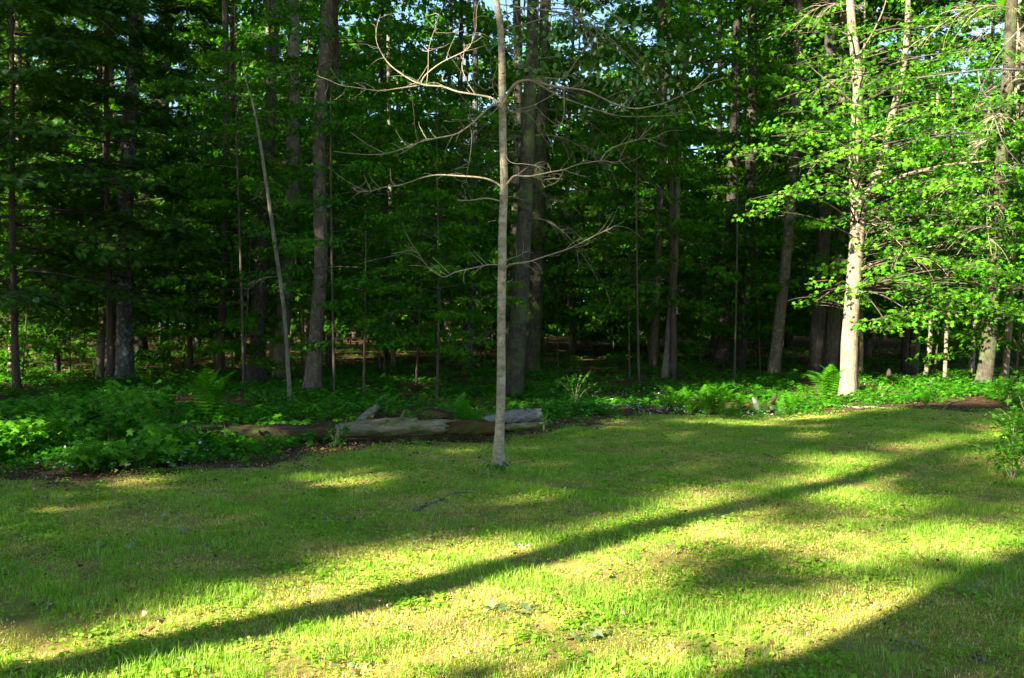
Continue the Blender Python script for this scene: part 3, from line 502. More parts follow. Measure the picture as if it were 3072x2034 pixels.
# ------------------------------------------------------------------ foreground sapling
sp_px = [(1152, 1086, 20), (1153, 1040, 18.5), (1157, 960, 19), (1159, 860, 20), (1159, 760, 19), (1161, 610, 20), (1162, 520, 18.5), (1166, 430, 18), (1163, 330, 17), (1162, 240, 18), (1161, 150, 15.5), (1157, 60, 14.5), (1148, 0, 13.5), (1135, -120, 11), (1128, -300, 8)]
b, me, spth, srd = trunk_mesh(sp_px, 'tan_wood', 6.9, 18, .045, 1.0)
SAP = thing('bare_sapling', 'slender tan sapling standing alone on the lawn with long bare branches', 'tree', b); ob('trunk', me, SAP)
SY = b[1]
def z2(L): return [(789.3 + x * .3343, y * .3343) for x, y in L]
def z5(L): return [(789.3 + x * .3343, 524.2 + y * .3343) for x, y in L]
BR = [
 (z2([(1110, 715), (1075, 690), (1030, 668), (930, 655), (800, 630), (700, 610), (580, 585), (480, 550), (345, 465), (280, 380), (245, 280), (250, 180), (275, 100)]), .024, .005, .9),
 (z2([(580, 585), (400, 600), (270, 620), (100, 610), (0, 590), (-90, 555), (-160, 520)]), .012, .004, .3, .5),
 (z2([(552, 577), (580, 520), (690, 430), (860, 340), (915, 260), (930, 200), (935, 60), (960, 0), (980, -80)]), .012, .004, -.4, .5),
 (z2([(925, 652), (860, 560), (840, 460), (845, 380), (855, 300)]), .007, .003, .2, .3),
 (z2([(590, 583), (595, 480), (610, 320), (640, 200), (670, 90)]), .006, .0025, .4, .5),
 (z2([(1108, 770), (1085, 738), (1060, 725), (1020, 735), (960, 800), (890, 870), (790, 925), (650, 960), (540, 990), (430, 1030), (280, 1065), (100, 1065), (-60, 1040)]), .022, .004, -.8),
 (z2([(1085, 745), (1020, 795), (950, 808)]), .010, .006, -.1),
 (z2([(890, 870), (902, 960), (885, 1100), (870, 1220), (872, 1290)]), .006, .003, -.2, -.3),
 (z2([(650, 960), (560, 975), (430, 1050), (350, 1080)]), .006, .002, .1, -.4),
 (z2([(1120, 1310), (1070, 1258), (980, 1230), (820, 1215), (660, 1210), (540, 1235), (420, 1275), (300, 1305), (190, 1325), (110, 1320), (75, 1290)]), .020, .006, .7),
 (z2([(95, 1318), (72, 1300), (70, 1292)]), .005, .004, 0, .7),
 (z2([(1115, 1400), (1060, 1375), (980, 1372), (880, 1385), (800, 1388)]), .017, .011, -.3),
 (z2([(850, 1387), (850, 1360)]), .005, .003, 0, -.2),
 (z2([(1115, 730), (1140, 690), (1165, 630), (1220, 575), (1320, 555), (1430, 585), (1540, 605), (1680, 625), (1780, 665), (1880, 710), (2000, 740), (2100, 740), (2230, 700), (2361, 655), (2480, 600)]), .030, .005, -.9),
 (z2([(1320, 556), (1500, 650), (1640, 710), (1800, 775), (1950, 800), (2200, 800), (2361, 790)]), .016, .004, .5, -.2),
 (z2([(1540, 605), (1440, 680), (1300, 735), (1200, 745), (1140, 738)]), .008, .004, .3, -.4),
 (z2([(1540, 610), (1540, 800), (1490, 900), (1465, 1000), (1465, 1060)]), .008, .003, -.2, -.4),
 (z2([(1330, 560), (1400, 540), (1520, 545), (1590, 480), (1700, 330), (1800, 250)]), .011, .004, -.3, -.2),
 (z2([(1130, 1290), (1160, 1255), (1200, 1225), (1300, 1212), (1450, 1192), (1540, 1170), (1640, 1138), (1790, 1115), (1890, 1120), (1950, 1105)]), .020, .005, -.6),
 (z2([(1790, 1113), (1850, 1040), (1940, 990), (2060, 970), (2160, 950), (2235, 918)]), .009, .003, .2, -.5),
 (z2([(1540, 1172), (1600, 1200), (1685, 1217)]), .008, .004, -.2, -.35),
 (z2([(1535, 1185), (1480, 1260), (1390, 1290)]), .008, .003, .2, -.35),
 (z2([(1450, 1192), (1440, 1160), (1428, 1135)]), .006, .004, 0, -.3),
 (z2([(1130, 1070), (1180, 1120), (1280, 1140), (1360, 1150), (1375, 1195)]), .007, .003, -.3),
 (z2([(1130, 1365), (1170, 1362), (1220, 1355)]), .009, .005, -.3),
 (z5([(1115, 310), (1140, 285), (1170, 260), (1300, 240), (1420, 205), (1570, 145), (1730, 75), (1875, 0), (1960, -40)]), .020, .004, -.7),
 (z5([(1110, 275), (1085, 263), (1000, 257), (880, 285), (790, 312), (710, 345), (600, 290), (520, 180), (445, 130)]), .013, .003, -.6),
 (z5([(1110, 245), (1180, 212), (1240, 190), (1290, 150)]), .007, .002, .4),
 (z5([(1110, 400), (1080, 375), (1070, 345)]), .008, .005, -.2), (z5([(1120, 395), (1150, 382), (1180, 374)]), .007, .005, -.2),
 (z2([(1110, 680), (1070, 640), (1050, 600), (1055, 530), (1085, 450), (1080, 400)]), .008, .003, -.4),
 (z2([(1050, 600), (1000, 620), (950, 600), (910, 540), (915, 480), (930, 430)]), .006, .003, -.2, -.2),
 (z2([(1040, 510), (1025, 450), (1030, 370), (1020, 320)]), .004, .002, -.1, -.3),
 (z2([(1125, 735), (1180, 765), (1260, 775), (1350, 740)]), .008, .003, -.4),
]
rt = np.random.RandomState(99)
for e in BR:
    o, q = px_branch(SAP, b, [(u + rt.randn() * 1.6, v + rt.randn() * 1.6) if 0 < i_ else (u, v) for i_, (u, v) in enumerate(e[0])], SY + (e[4] if len(e) > 4 else 0), e[3], e[1] * .6, e[2] * .45, 'twig', 'branch', 34, 6)
    ln = np.linalg.norm(q[-1] - q[0]); g = Geo()
    for j in range(int(3 + ln * 7)):
        k = rt.randint(8, 33); d = q[min(k + 1, 33)] - q[k - 1]; a0 = math.atan2(d[1], d[0]); l = rt.uniform(.06, .38) * min(1, ln)
        g.add(*tube(limb_path(q[k], a0 + rt.choice([-1, 1]) * rt.uniform(.3, 1.1), l, rt.uniform(-.5, 1.1), rt.uniform(-.6, .6), 6, .12, rng=rt), np.linspace(.0035, .0016, 6), 3, cap=False))
    ob('twigs', g.mesh('twigs', M['twig'], True), o, kind='stuff')
# leafy bough hanging in the upper right of the sapling
r_ = np.random.RandomState(33); PPl = []; tw = Geo()
cl = [(1210, 90, .6), (1190, 120, .5), (1200, 160, .5), (1240, 130, .7), (1250, 150, .5), (1290, 90, .6), (1320, 60, .6), (1180, 110, .3), (1300, 40, .6), (1340, 180, .5), (1390, 150, .5), (1380, 90, .6), (1430, 120, .6), (1440, 190, .5), (1480, 160, .6), (1500, 210, .6), (1530, 190, .6), (1540, 215, .5), (1480, 225, .5), (1450, 60, .5), (1520, 120, .6), (1560, 130, .5), (1580, 100, .5), (1260, 40, .7), (1350, 10, .8), (1460, 5, .8), (1220, 20, .6), (1540, 240, .3), (1410, 40, .5), (1500, 70, .5), (1290, 160, .4), (1560, 170, .4)]
for (u, v, s) in cl:
    m = int(26 * s); c = P(u, v, SY + r_.uniform(-1.1, .4)) - b; PPl.append(c + r_.randn(m, 3) * np.array([.20, .25, .13]) * s ** .5)
    if r_.rand() > .4: continue
    j = np.argmin(abs(spth[:, 2] - max(2, c[2] + r_.uniform(.3, 1.2)))); a = spth[j]; tw.add(*tube(smooth_path([a, a * .45 + c * .55 + [0, 0, r_.uniform(.1, .5)], c], 9), np.linspace(.008, .0025, 9), 4, cap=False))
PPl = np.vstack(PPl); LF2 = [mesh('leaf', ROUND[0] * s, ROUND[1], M['aspen']) for s in (.045, .055, .065)]
sel = r_.permutation(len(PPl)); n0 = min(280, len(sel))
for i in sel[:n0]:
    o = ob('leaf', LF2[i % 3], SAP, PPl[i]); o.rotation_euler = (r_.randn() * .9 - .6, r_.randn() * .6, r_.rand() * 6.28)
q = PPl[sel[n0:]]; n = len(q)
top = np.array([(r_.randn() * .9, r_.randn() * .9, r_.uniform(5.4, 7.6)) for _ in range(900)]); q = np.vstack([q, top]); n = len(q)
ob('foliage', mesh('foliage', *place(ROUND, q, r_.rand(n) * 6.28, .7 + r_.randn(n) * .6, r_.randn(n) * .6, .06 * r_.uniform(.7, 1.2, n)), M['aspen']), SAP, kind='stuff')
ob('twigs', tw.mesh('twigs', M['deadtwig'], True), SAP, kind='stuff')

# ------------------------------------------------------------------ left conifers, understory
def T(name, label, x, y, mkey, H, r0, cr, crs=1.0, group=None, rz=None, dz=0.0, lean=.0, cat='tree', dead=0, dr=(1, 7)):
    n = 16; z = np.linspace(-.2, H, n); L1 = rs.randn() * .012 + lean; wv = .04 * H * .1
    pth = np.stack([L1 * z + wv * np.sin(z * .5 + rs.rand() * 6), rs.randn() * .01 * z, z], -1); pth[0, :2] = 0
    rd = r0 * np.linspace(1, .3, n) ** .8; b = (x, y, float(gz(x, y))); t = thing(name, label, cat, b, group)
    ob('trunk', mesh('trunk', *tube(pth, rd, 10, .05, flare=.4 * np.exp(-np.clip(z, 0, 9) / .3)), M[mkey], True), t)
    if cr is not None: crown_on(t, cr, rs.rand() * 6.28 if rz is None else rz, crs, crs, dz)
    for i in range(dead):
        zz = rs.uniform(*dr); k = np.argmin(abs(z - zz)); o = ob('dead_branch', DEAD[rs.randint(len(DEAD))], t, pth[k], rs.rand() * 6.28); s = rs.uniform(.6, 1.4); o.scale = (s, s, s)
    return t
def GT(u, v): p = G(u, v); return p[0], p[1]
def U(u, Y): return ((u / K - 512) / F * Y, Y)
T('hemlock_tree', 'dark hemlock filling the left edge of the photo with drooping boughs', *U(40, 22), 'limb', 12, .08, HEMS[0], 1.15, dz=.6)
T('hemlock_tree', 'dark hemlock whose low boughs hang in front of the lichen grey trunk', *U(250, 23.5), 'limb', 12, .08, HEMS[1], 1.0, dz=.2)
T('hemlock_tree', 'deep green hemlock behind, between the two left hemlocks', *U(130, 29), 'limb', 12, .09, HEMS[0], 1.2)
T('hemlock_tree', 'narrow hemlock behind the slender blue grey trunk', *U(440, 31), 'limb', 12, .08, HEMS[1], .95)
us = [(50, 26, 0, 1.0, 'shaded young maple under the hemlock at the left edge'), (160, 27.5, 1, .95, 'shaded beech sapling right of the left edge hemlock'), (240, 30, 2, 1.1, 'shaded maple sapling behind the lichen grey trunk'), (560, 23, 0, 1.0, 'leafy young maple left of the dark pine trunk'), (840, 20.5, 1, .95, 'leafy young beech right of the brown lichened trunk'), (960, 24, 0, 1.15, 'broad shaded maple sapling left of the bare tree'), (1010, 19.5, 2, .62, 'low maple sapling with drooping leaves behind the log'),
      (700, 27, 3, 1.1, 'beech sapling in shade behind the brown lichened trunk'), (880, 30, 2, 1.3, 'maple sapling deep in the shade left of centre'), (500, 29, 1, 1.1, 'shaded beech sapling behind the leafy young maple'), (1120, 31, 3, 1.2, 'dim beech sapling just behind the slim trunk'),
      (1620, 33, 0, 1.2, 'maple sapling behind the pale slender trunk'), (1500, 36, 3, 1.2, 'beech sapling at the back of the dark opening'), (2250, 25, 0, 1.05, 'sunlit young maple behind the mossy trunk at right'), (2160, 28, 1, 1.2, 'young beech behind the crooked young tree'), (2350, 23, 2, 1.0, 'young maple at the right border of the forest'), (1760, 30, 1, 1.2, 'beech sapling behind the leaning trunk'), (1900, 28, 2, 1.15, 'maple sapling behind the sunlit maple')]
for u, Y, k, s, dz, lab in [(770, 20.2, 3, .8, 3.6, 'slender beech with leaves beside the top of the lichened brown trunk'), (560, 21, 0, .8, 3.4, 'slender maple leafing above the thin leaning stem'), (1010, 22, 2, 1.0, 3.2, 'slender maple leafing high left of the bare sapling'), (1480, 24, 0, 1.1, 4.5, 'slender maple leafing high over the dark opening'), (1700, 26, 2, 1.1, 4.5, 'slender maple leafing high behind the dark trunk')]:
    T('understory_tree', lab, *U(u, Y), 'limb', 8, .03, UND[k], s, dz=dz)
for u, Y, k, s, lab in us: T('understory_tree', lab, *U(u, Y), 'limb', 3.6 * s, .028, UND[k], s, lean=rs.randn() * .05)

# ------------------------------------------------------------------ forest behind
r_ = np.random.RandomState(77); placed = []
def free(x, y, d):
    for a, c in placed:
        if (a - x) ** 2 + (c - y) ** 2 < d * d: return False
    placed.append((x, y)); return True
n = 0
barks = ['pine_bark', 'red_bark', 'limb', 'pine_bark', 'pale_bark']
TM = {}
def shared_trunk(k, i):
    if (k, i) not in TM:
        z = np.linspace(-.3, 19, 16); rr = np.random.RandomState(i * 7 + 3); pth = np.stack([.15 * np.sin(z * .35 + i) + z * rr.randn() * .015, .1 * np.sin(z * .4 + 2 * i), z], -1)
        TM[(k, i)] = mesh('trunk', *tube(pth, .15 * np.linspace(1, .3, 16), 9, .05), M[k], True)
    return TM[(k, i)]
tries = 0
while n < 165 and tries < 6000:
    tries += 1; y = 26 + 74 * r_.rand() ** 1.1; x = r_.uniform(-.68, .68) * y
    if not free(x, y, 1.5 + y * .012): continue
    if abs(x / y) < .1 and y < 34: continue
    n += 1; k = barks[r_.randint(5)]; t = thing('forest_tree', 'distant trunk and crown deep in the shaded forest' if y < 60 else 'far tree at the back of the forest', 'tree', (x, y, float(gz(x, y))), 'trees deep in the forest' if y < 60 else 'trees at the back of the forest')
    o = ob('trunk', shared_trunk(k, r_.randint(3)), t); s = r_.uniform(.5, 1.5); o.scale = (s, s, 1)
    z = r_.rand()
    pair = FAR[r_.randint(3)] if y > 42 else (HIGH[r_.randint(4)] if z < .6 else PINES[r_.randint(2)])
    if y < 45:
        o.scale = (s, s, 1.45); q = r_.rand()
        if q < .28: crown_on(t, HIGH[r_.randint(4)], r_.rand() * 6.28, 1.0, 1.0, r_.uniform(-2, 1))
        elif q < .93: crown_on(t, pair, r_.rand() * 6.28, r_.uniform(1, 1.4), 1.0, r_.uniform(6, 8.5))
    else: crown_on(t, pair, r_.rand() * 6.28, r_.uniform(.85, 1.15), r_.uniform(.8, 1.3), r_.uniform(-1.5, 2))
    if r_.rand() < .35 and y > 33: crown_on(t, UND[r_.randint(4)], r_.rand() * 6.28, 1.3, 1.3, 0)
    if y < 50:
        for _ in range(5):
            o = ob('dead_branch', DEAD[r_.randint(len(DEAD))], t, (0, 0, r_.uniform(1.5, 8)), r_.rand() * 6.28)
for i in range(60):
    y = r_.uniform(27, 62); x = r_.uniform(-.6, .6) * y
    T('understory_tree', 'young leafy tree between the trunks deep in the forest', x, y, 'limb', 3.5, .025, UND[i % 4], r_.uniform(.7, 1.5), 'young trees deep in the forest', dz=r_.uniform(-.8, 0))
# high canopy of the front trees, above the picture: more crowns on unseen neighbours to the sides
for i in range(26):
    x = r_.choice([-1, 1]) * r_.uniform(.7, 1.3); y = r_.uniform(20, 70); T('forest_tree', 'tree of the same forest outside the picture', x * y, y, 'pine_bark', 18, .16, HIGH[i % 4], 1.1, 'trees beside the picture')
# far wood: one mass
g = Geo(); W = Geo(); r_ = np.random.RandomState(5); m = 70000
y = r_.uniform(95, 128, m); x = r_.uniform(-.75, .75, m) * y; z = r_.rand(m) ** 1.4 * (20 + 5 * np.sin(x * .21) + 3 * np.sin(x * .53 + 1))
g.add(*place(RHOMB, np.stack([x, y, z], -1), r_.rand(m) * 6.28, r_.randn(m) * .6, r_.randn(m) * .8, r_.uniform(.5, 1.3, m)))
o = ob('far_wood', g.mesh('far_wood', M['canopy'])); o['kind'] = 'stuff'; o['label'] = 'dense wood closing the view behind the trunks'

# ------------------------------------------------------------------ trees on the sun side (behind and left of the viewer): unseen, placed and shaped to throw the shade
def shade_tree(s, t, H, z0, Rr, nl, nleaf, r0, label, tpl=RHOMB, size=.2, seed=0, m='canopy', rise=(0, .3), z1=None, rfun=None):
    hs = math.tan(R(SUN_EL)) / .445; H *= hs; z0 *= hs if z0 > 3 else 1; p = ST(s, t); rfun = rfun or (lambda q: Rr * math.sin(math.pi * (.15 + .75 * q)))
    pair = mk('shade', crown(seed, z0, z1 or H * .98, rfun, nl, 12, nleaf, tpl, size, rise, .25, .04, .25), M['pine_bark'], M[m])
    T('forest_tree', label, p[0], p[1], 'pine_bark', H, r0, pair, 1.0, 'trees on the sunny side of the lawn')
shade_tree(-4.62, -10, 20, 12.2, 3.0, 26, 10, .22, 'pine whose trunk throws the long stripe of shade over the lawn', seed=301)
shade_tree(-2.25, -9, 17, 9.0, 3.0, 26, 10, .46, 'thick tree whose shade covers the lower right corner', seed=302)
shade_tree(-.4, -8, 12, .8, 2.4, 54, 14, .3, 'bushy tree added behind the viewer to shade the right foreground', size=.26, seed=303)
shade_tree(2.6, -9, 12, .8, 2.6, 50, 13, .3, 'second bushy tree added behind the viewer for shade', size=.26, seed=304)  # both bushes added unseen to fill the right foreground with shade
for i, (s, t, H, z0, Rr, nl, nf, sz) in enumerate([(-8.3, -15, 12.6, 2.5, 2.0, 40, 14, .26), (-7.0, -22, 15.3, 5, 1.6, 30, 10, .26), (-10.6, -12, 12.6, 2.0, 2.3, 50, 15, .28), (-13.4, -14, 25, 2.0, 2.2, 90, 16, .32),
        (-16.2, -10, 24, 2, 2.6, 90, 16, .34), (-19.5, -12, 24, 2, 2.8, 80, 16, .34), (-22.5, -9, 22, 2, 2.8, 80, 16, .34), (-25.3, -6, 22, 2, 2.3, 60, 13, .32), (-17.5, -18, 26, 4, 2.8, 70, 14, .34), (-21, -20, 26, 4, 2.8, 70, 14, .34),  (-9.6, -30, 21, 14.0, 1.6, 26, 9, .28),
        (-6.7, -25, 20.0, 10.0, 1.7, 80, 12, .27), (-3.4, -29, 23, 17.3, 1.7, 36, 9, .24), (-5.9, -33, 25, 15.6, .9, 30, 9, .24), (-2.9, -27, 17.5, 14.3, 1.0, 5, 7, .26), (-3.9, -31, 19, 16.2, 1.0, 5, 7, .26), (-14.6, -24, 29, 10, 2.2, 60, 14, .34)]):
    shade_tree(s, t, H, z0, Rr, nl, nf, .2 if t > -25 else .08, 'unseen leafy tree added left of the lawn to cast shade', size=sz, seed=320 + i)  # added casters, height and density tuned to shade lawn and woods

# ------------------------------------------------------------------ fallen log
def log_piece(px, Y, rads, m, seg=26, n=70, rough=.13, dY=0.0, name='log', hollow=False):
    k = len(px); pts = np.array([P(u, v, Y + dY * i / (k - 1)) for i, (u, v) in enumerate(px)]); c = pts.mean(0); q = smooth_path(pts - c, n)
    rd = np.interp(np.linspace(0, 1, n), np.linspace(0, 1, len(rads)), rads) * (1 + .05 * np.sin(np.linspace(0, 19, n)) + .03 * np.sin(np.linspace(1, 47, n))); v, f = tube(q, rd, seg, rough)
    ax = (q[-1] - q[0]) / np.linalg.norm(q[-1] - q[0]); jg = rs.uniform(-.10, .16, seg)[:, None] * ax * min(1, rads[0] * 8)
    for r0_, sg in ((0, -1), (1, -.6), (n - 1, 1), (n - 2, .6)): v[r0_ * seg:(r0_ + 1) * seg] += sg * jg
    v[-2] += ax * rads[0] * .6; v[-1] -= ax * rads[-1] * .6
    return c, mesh(name, v, f, M[m], True)
LY = G(900, 1027)[1] + .15
fl = thing('fallen_log', 'long fallen log lying across the lawn edge, rotten brown at left and pale at right', 'log', (0, 0, 0))
rr0 = 22 / K / F * LY
for (px, rads, m, dY, lab, nm) in [
    ([(385, 990), (470, 1000), (560, 1003), (660, 1005), (770, 1002)], [rr0 * .5, rr0 * .85, rr0 * 1.0, rr0 * 1.05, rr0 * .9], 'log_rot', -.15, 'rotten red brown mossy section', 'log_section'),
    ([(750, 1003), (820, 994), (920, 989), (1000, 985), (1070, 988)], [rr0 * .55, rr0 * .92, rr0 * 1.0, rr0 * 1.05, rr0 * .7], 'log_pale', .1, 'pale bark free section', 'log_section'),
    ([(1040, 990), (1080, 988), (1140, 990), (1180, 990)], [rr0 * .6, rr0 * .85, rr0 * .75, rr0 * .35], 'log_red', .1, 'crumbling orange red rotten section', 'log_section'),
    ([(1120, 972), (1160, 968), (1200, 962), (1246, 960)], [rr0 * .35, rr0 * .7, rr0 * .75, rr0 * .7], 'log_grey', .4, 'grey barkless end section', 'log_section'),
    ([(1150, 992), (1190, 987), (1243, 983)], [rr0 * .28, rr0 * .34, rr0 * .34], 'log_pale', -.1, 'short split limb under the right end', 'limb_stub'),
    ([(833, 972), (850, 956), (872, 942)], [.045, .04, .035], 'log_grey', .1, 'bleached grey broken limb', 'limb_stub'),
    ([(928, 968), (932, 958), (936, 949)], [.022, .018, .012], 'log_pale', 0, None, 'limb_stub'),
    ([(975, 960), (1000, 958), (1040, 962)], [.06, .085, .05], 'log_rot', .1, 'dark knotty root stub on top', 'limb_stub'),
    ([(995, 965), (1003, 953), (1008, 946)], [.05, .035, .01], 'log_grey', .1, None, 'limb_stub')]:
    c, me = log_piece(px, LY + (.1 if m == 'log_grey' else 0), rads, m, dY=dY)
    ob(nm, me, fl, c, label=lab)

# ------------------------------------------------------------------ ferns
def frond(L=.6, np_=16, wd=.16):
    g = Geo(); t = np.linspace(0, 1, 14); pth = np.stack([np.zeros(14), L * (t * .75), L * (t * .95 - .55 * t ** 2.4)], -1); g.add(*tube(pth, np.linspace(.004, .0015, 14), 3, cap=False))
    for i in range(np_):
        u = .12 + .86 * i / np_; k = min(int(u * 13), 12); p = pth[k] + (pth[k + 1] - pth[k]) * (u * 13 - k); l = wd * math.sin(math.pi * min(1, (.12 + u * .86))) ** .8 * (1.25 - .7 * u) + .01
        for s in (-1, 1):
            d = np.array([s * .93, .33, -.10]); nrm = np.array([0, 1, .3]); wv = nrm * L * .017; V = [p + wv * .5, p - wv * .5]; Fq = []
            for j in range(1, 5):
                c = p + d * l * j / 4.6; w_ = (1 - j / 5.0); V += [c + wv * w_, c - wv * w_]; a = (j - 1) * 2; Fq += [(a, a + 1, a + 3), (a, a + 3, a + 2)]
            V.append(p + d * l); a = 8; Fq.append((a, a + 1, a + 2)); g.add(np.array(V), np.array(Fq))
    return g.mesh('frond', M['fern'])
FR = [frond(.6, 15, .14), frond(.55, 14, .12), frond(.62, 16, .13)]
def fern(label, u, v, Y=None, s=1.0, n=9, up=.0, group='ferns at the forest edge', face=None):
    p = G(u, v) if Y is None else np.array([*U(u, Y), 0]); p[2] = gz(p[0], p[1])
    t = thing('fern', label, 'fern', p, group)
    for i in range(n):
        o = ob('frond', FR[i % 3], t); a = i * 6.283 / n + rs.randn() * .25; o.rotation_euler = (up + rs.randn() * .15 + (.55 if i % 3 == 0 else .1), rs.randn() * .1, a); k = s * rs.uniform(.8, 1.15); o.scale = (k, k, k)
    return t
fern('large upright fern behind the rotten left part of the log', 487, 985, None, 1.55, 15, .35)
fern('bright fern growing over the middle of the fallen log', 1068, 1014, None, 1.15, 14, .3)
fern('small fern left of the large upright one behind the log', 425, 990, None, .7, 8, .15)
fern('feathery fern at the foot of the sunlit maple', 1918, 925, None, 1.4, 16, .45)
fern('single bright fern standing upright beside the slender blue grey trunk', 358, 838, None, 1.0, 4, .9)
r_ = np.random.RandomState(12)
for i in range(24):
    u = r_.uniform(1545, 1850); v = r_.uniform(922, 962); fern('fern in the bank of ferns left of the sunlit maple', u, v, None, r_.uniform(.45, .95), r_.randint(6, 11), r_.uniform(-.05, .25), 'bank of ferns left of the maple')
fern('sunlit fern clump on the far left by the leaf litter', 110, 838, None, 1.2, 10, .2); fern('fern right of the sunlit clump on the far left', 190, 845, None, 1.1, 9, .2)
fern('feathery fern in the left thicket before the log end', 320, 1030, None, 1.0, 10, .3); fern('low fern at the far left of the thicket', 130, 1020, None, 1.1, 11, .3)
fern('small pale fern between the maple and the mossy trunk', 2140, 945, None, .5, 7, .2); fern('little fern beside the broken wood pile', 1830, 950, None, .5, 5, .4)

# ------------------------------------------------------------------ shrubs at the left and right
def shrub(label, u, v, h, rr, tpl, size, m, seed, n=300, group=None, stems=7, name='shrub', cat='shrub'):
    p = G(u, v); r = np.random.RandomState(seed); t = thing(name, label, cat, p, group); g = Geo(); Q = []
    for s in range(stems):
        az = r.rand() * 6.28; tip = np.array([math.cos(az) * rr * r.uniform(.2, 1), math.sin(az) * rr * r.uniform(.2, 1), h * r.uniform(.6, 1.05)])
        q = smooth_path([(0, 0, 0), tip * [.35, .35, .6], tip], 9); st = Geo(); st.add(*tube(q, np.linspace(.006, .002, 9), 4, cap=False))
        ob('stem', st.mesh('stem', M['twig'], True), t); m_ = n // stems; k = r.uniform(2.5, 8, m_); ki = np.clip(k.astype(int), 0, 7); Q.append(q[ki] + (q[ki + 1] - q[ki]) * (k - ki)[:, None] + r.randn(m_, 3) * [size * .9, size * .9, size * .45])
    Q = np.vstack(Q); n = len(Q); v_, f_ = place(tpl, Q, r.rand(n) * 6.28, .3 + r.randn(n) * .3, r.randn(n) * .35, size * r.uniform(.6, 1.2, n))
    ob('foliage', mesh('foliage', v_, f_, M[m]), t, kind='stuff'); return t
SB = [(a_, b_, c_ * 1.05) for a_, b_, c_ in [(60, 1060, .45), (150, 1050, .5), (250, 1040, .55), (300, 1000, .75), (360, 1015, .7), (210, 990, .6), (40, 1000, .5), (110, 990, .5), (400, 1050, .35), (330, 1080, .3), (180, 1085, .3), (-40, 1060, .5)]]
labs = ['low bramble at the left edge of the lawn', 'leafy bramble right of the low one at the left edge', 'dense leafy shrub in the left thicket, in front of the tall maple shoots', 'tallest maple shoots in the left thicket', 'maple shoots covering the left end of the log', 'maple seedlings behind the left thicket', 'shaded bramble at the back left edge', 'shaded leafy bramble behind the left thicket', 'small weeds in front of the left end of the log', 'low weeds on the litter left of the log', 'low weeds in front of the thicket', 'bramble cut by the left edge of the photo']
for i, ((u, v, h), lb) in enumerate(zip(SB, labs)): shrub(lb, u, v, h, .55, MAPLE, .10, 'maple_lit', 400 + i, 380, 'plants of the left thicket')
shrub('leafy shrub reaching over the lawn at the right edge', 2340, 1110, .55, .5, OVAL, .07, 'maple_lit', 430, 420)
shrub('broad leafy shrub spilling in at the right border of the lawn', 2385, 1070, .75, .7, MAPLE, .085, 'maple_lit', 441, 420)
shrub('low leafy weeds linking the right shrub with the woods', 2350, 1000, .4, .6, OVAL, .075, 'maple_lit', 442, 300)
shrub('low bright plant at the foot of the mossy trunk', 2330, 940, .6, .5, MAPLE, .09, 'maple_lit', 431, 240)
shrub('small bright plant right of the maple foot', 2040, 915, .3, .25, MAPLE, .08, 'maple_lit', 432, 70)
shrub('small bright seedling on the litter between the young trees', 2150, 912, .35, .3, MAPLE, .09, 'maple_lit', 433, 70)
shrub('leafy weed by the base of the bare sapling', 1160, 1095, .09, .22, OVAL, .05, 'beech', 434, 90, stems=5)
shrub('shaded seedling right of the massive trunk', 1330, 935, .7, .55, OVAL, .09, 'beech', 435, 200)
shrub('green sprout at the right end of the log', 1258, 1000, .35, .15, OVAL, .07, 'maple_lit', 436, 70, stems=4)
shrub('upright sprout standing before the rotten part of the log', 522, 1040, .42, .05, OVAL, .10, 'maple_lit', 437, 26, stems=1)
shrub('seedlings at the joint between rotten and pale log', 775, 1035, .32, .28, MAPLE, .07, 'beech', 438, 60, stems=5)
shrub('shaded weeds left of the brown lichened trunk', 640, 960, .4, .6, MAPLE, .09, 'beech', 439, 220)
shrub('shaded weeds behind the pale log', 860, 968, .4, .7, OVAL, .09, 'beech', 440, 240)

# ------------------------------------------------------------------ small things on the lawn
def stick(label, px, r0, m='deadtwig', name='fallen_stick', n=14, dz=.02, side=True):
    pts = np.array([G(u, v) + [0, 0, dz] for u, v in px]); c = pts[0].copy(); q = smooth_path(pts - c, n); q[:, 2] += .01 * np.sin(np.arange(n) * 1.3)
    t = thing(name, label, 'stick', c); ob('stem', mesh('stem', *tube(q, np.linspace(r0, r0 * .45, n), 6, .15), M[m], True), t)
    if side:
        k = n // 2; ob('twig', mesh('twig', *tube(smooth_path([q[k], q[k] + [.05, .08, .02], q[k] + [.07, .17, .02]], 6), np.linspace(r0 * .5, r0 * .2, 6), 4), M[m], True), t)
stick('dark lichened stick lying on the lawn left of centre', [(955, 1195), (985, 1180), (1020, 1168), (1050, 1155), (1100, 1150)], .013, 'grey_bark')
stick('pale grey stick at the bottom left of the lawn', [(340, 1523), (400, 1533), (450, 1548), (492, 1562)], .010, 'log_grey', side=False)
stick('long thin twig on the dim lawn left', [(500, 1393), (560, 1383), (600, 1378), (640, 1381)], .005)
stick('short dark twig left of the grey stick', [(270, 1438), (295, 1430), (330, 1422)], .005, side=False)
stick('grey stick in the shade at lower right', [(2085, 1490), (2110, 1498), (2135, 1508)], .012, 'log_grey', side=False)
stick('grey stick near the lower right corner', [(2250, 1530), (2275, 1540), (2310, 1552)], .011, 'log_grey', side=False)
stick('thin pale twig above the long shadow', [(750, 1208), (780, 1206), (815, 1210)], .007, 'log_grey', side=False)
stick('short pale stick mid lawn by the shadow stripe', [(1180, 1266), (1205, 1270), (1230, 1272)], .009, 'log_grey', side=False)
stick('pale branch lying before the foot of the maple', [(1930, 936), (1990, 942), (2050, 947), (2110, 948)], .03, 'log_pale')
stick('crooked branch on the litter by the mossy trunk', [(2180, 955), (2200, 938), (2240, 930)], .02, 'log_pale')
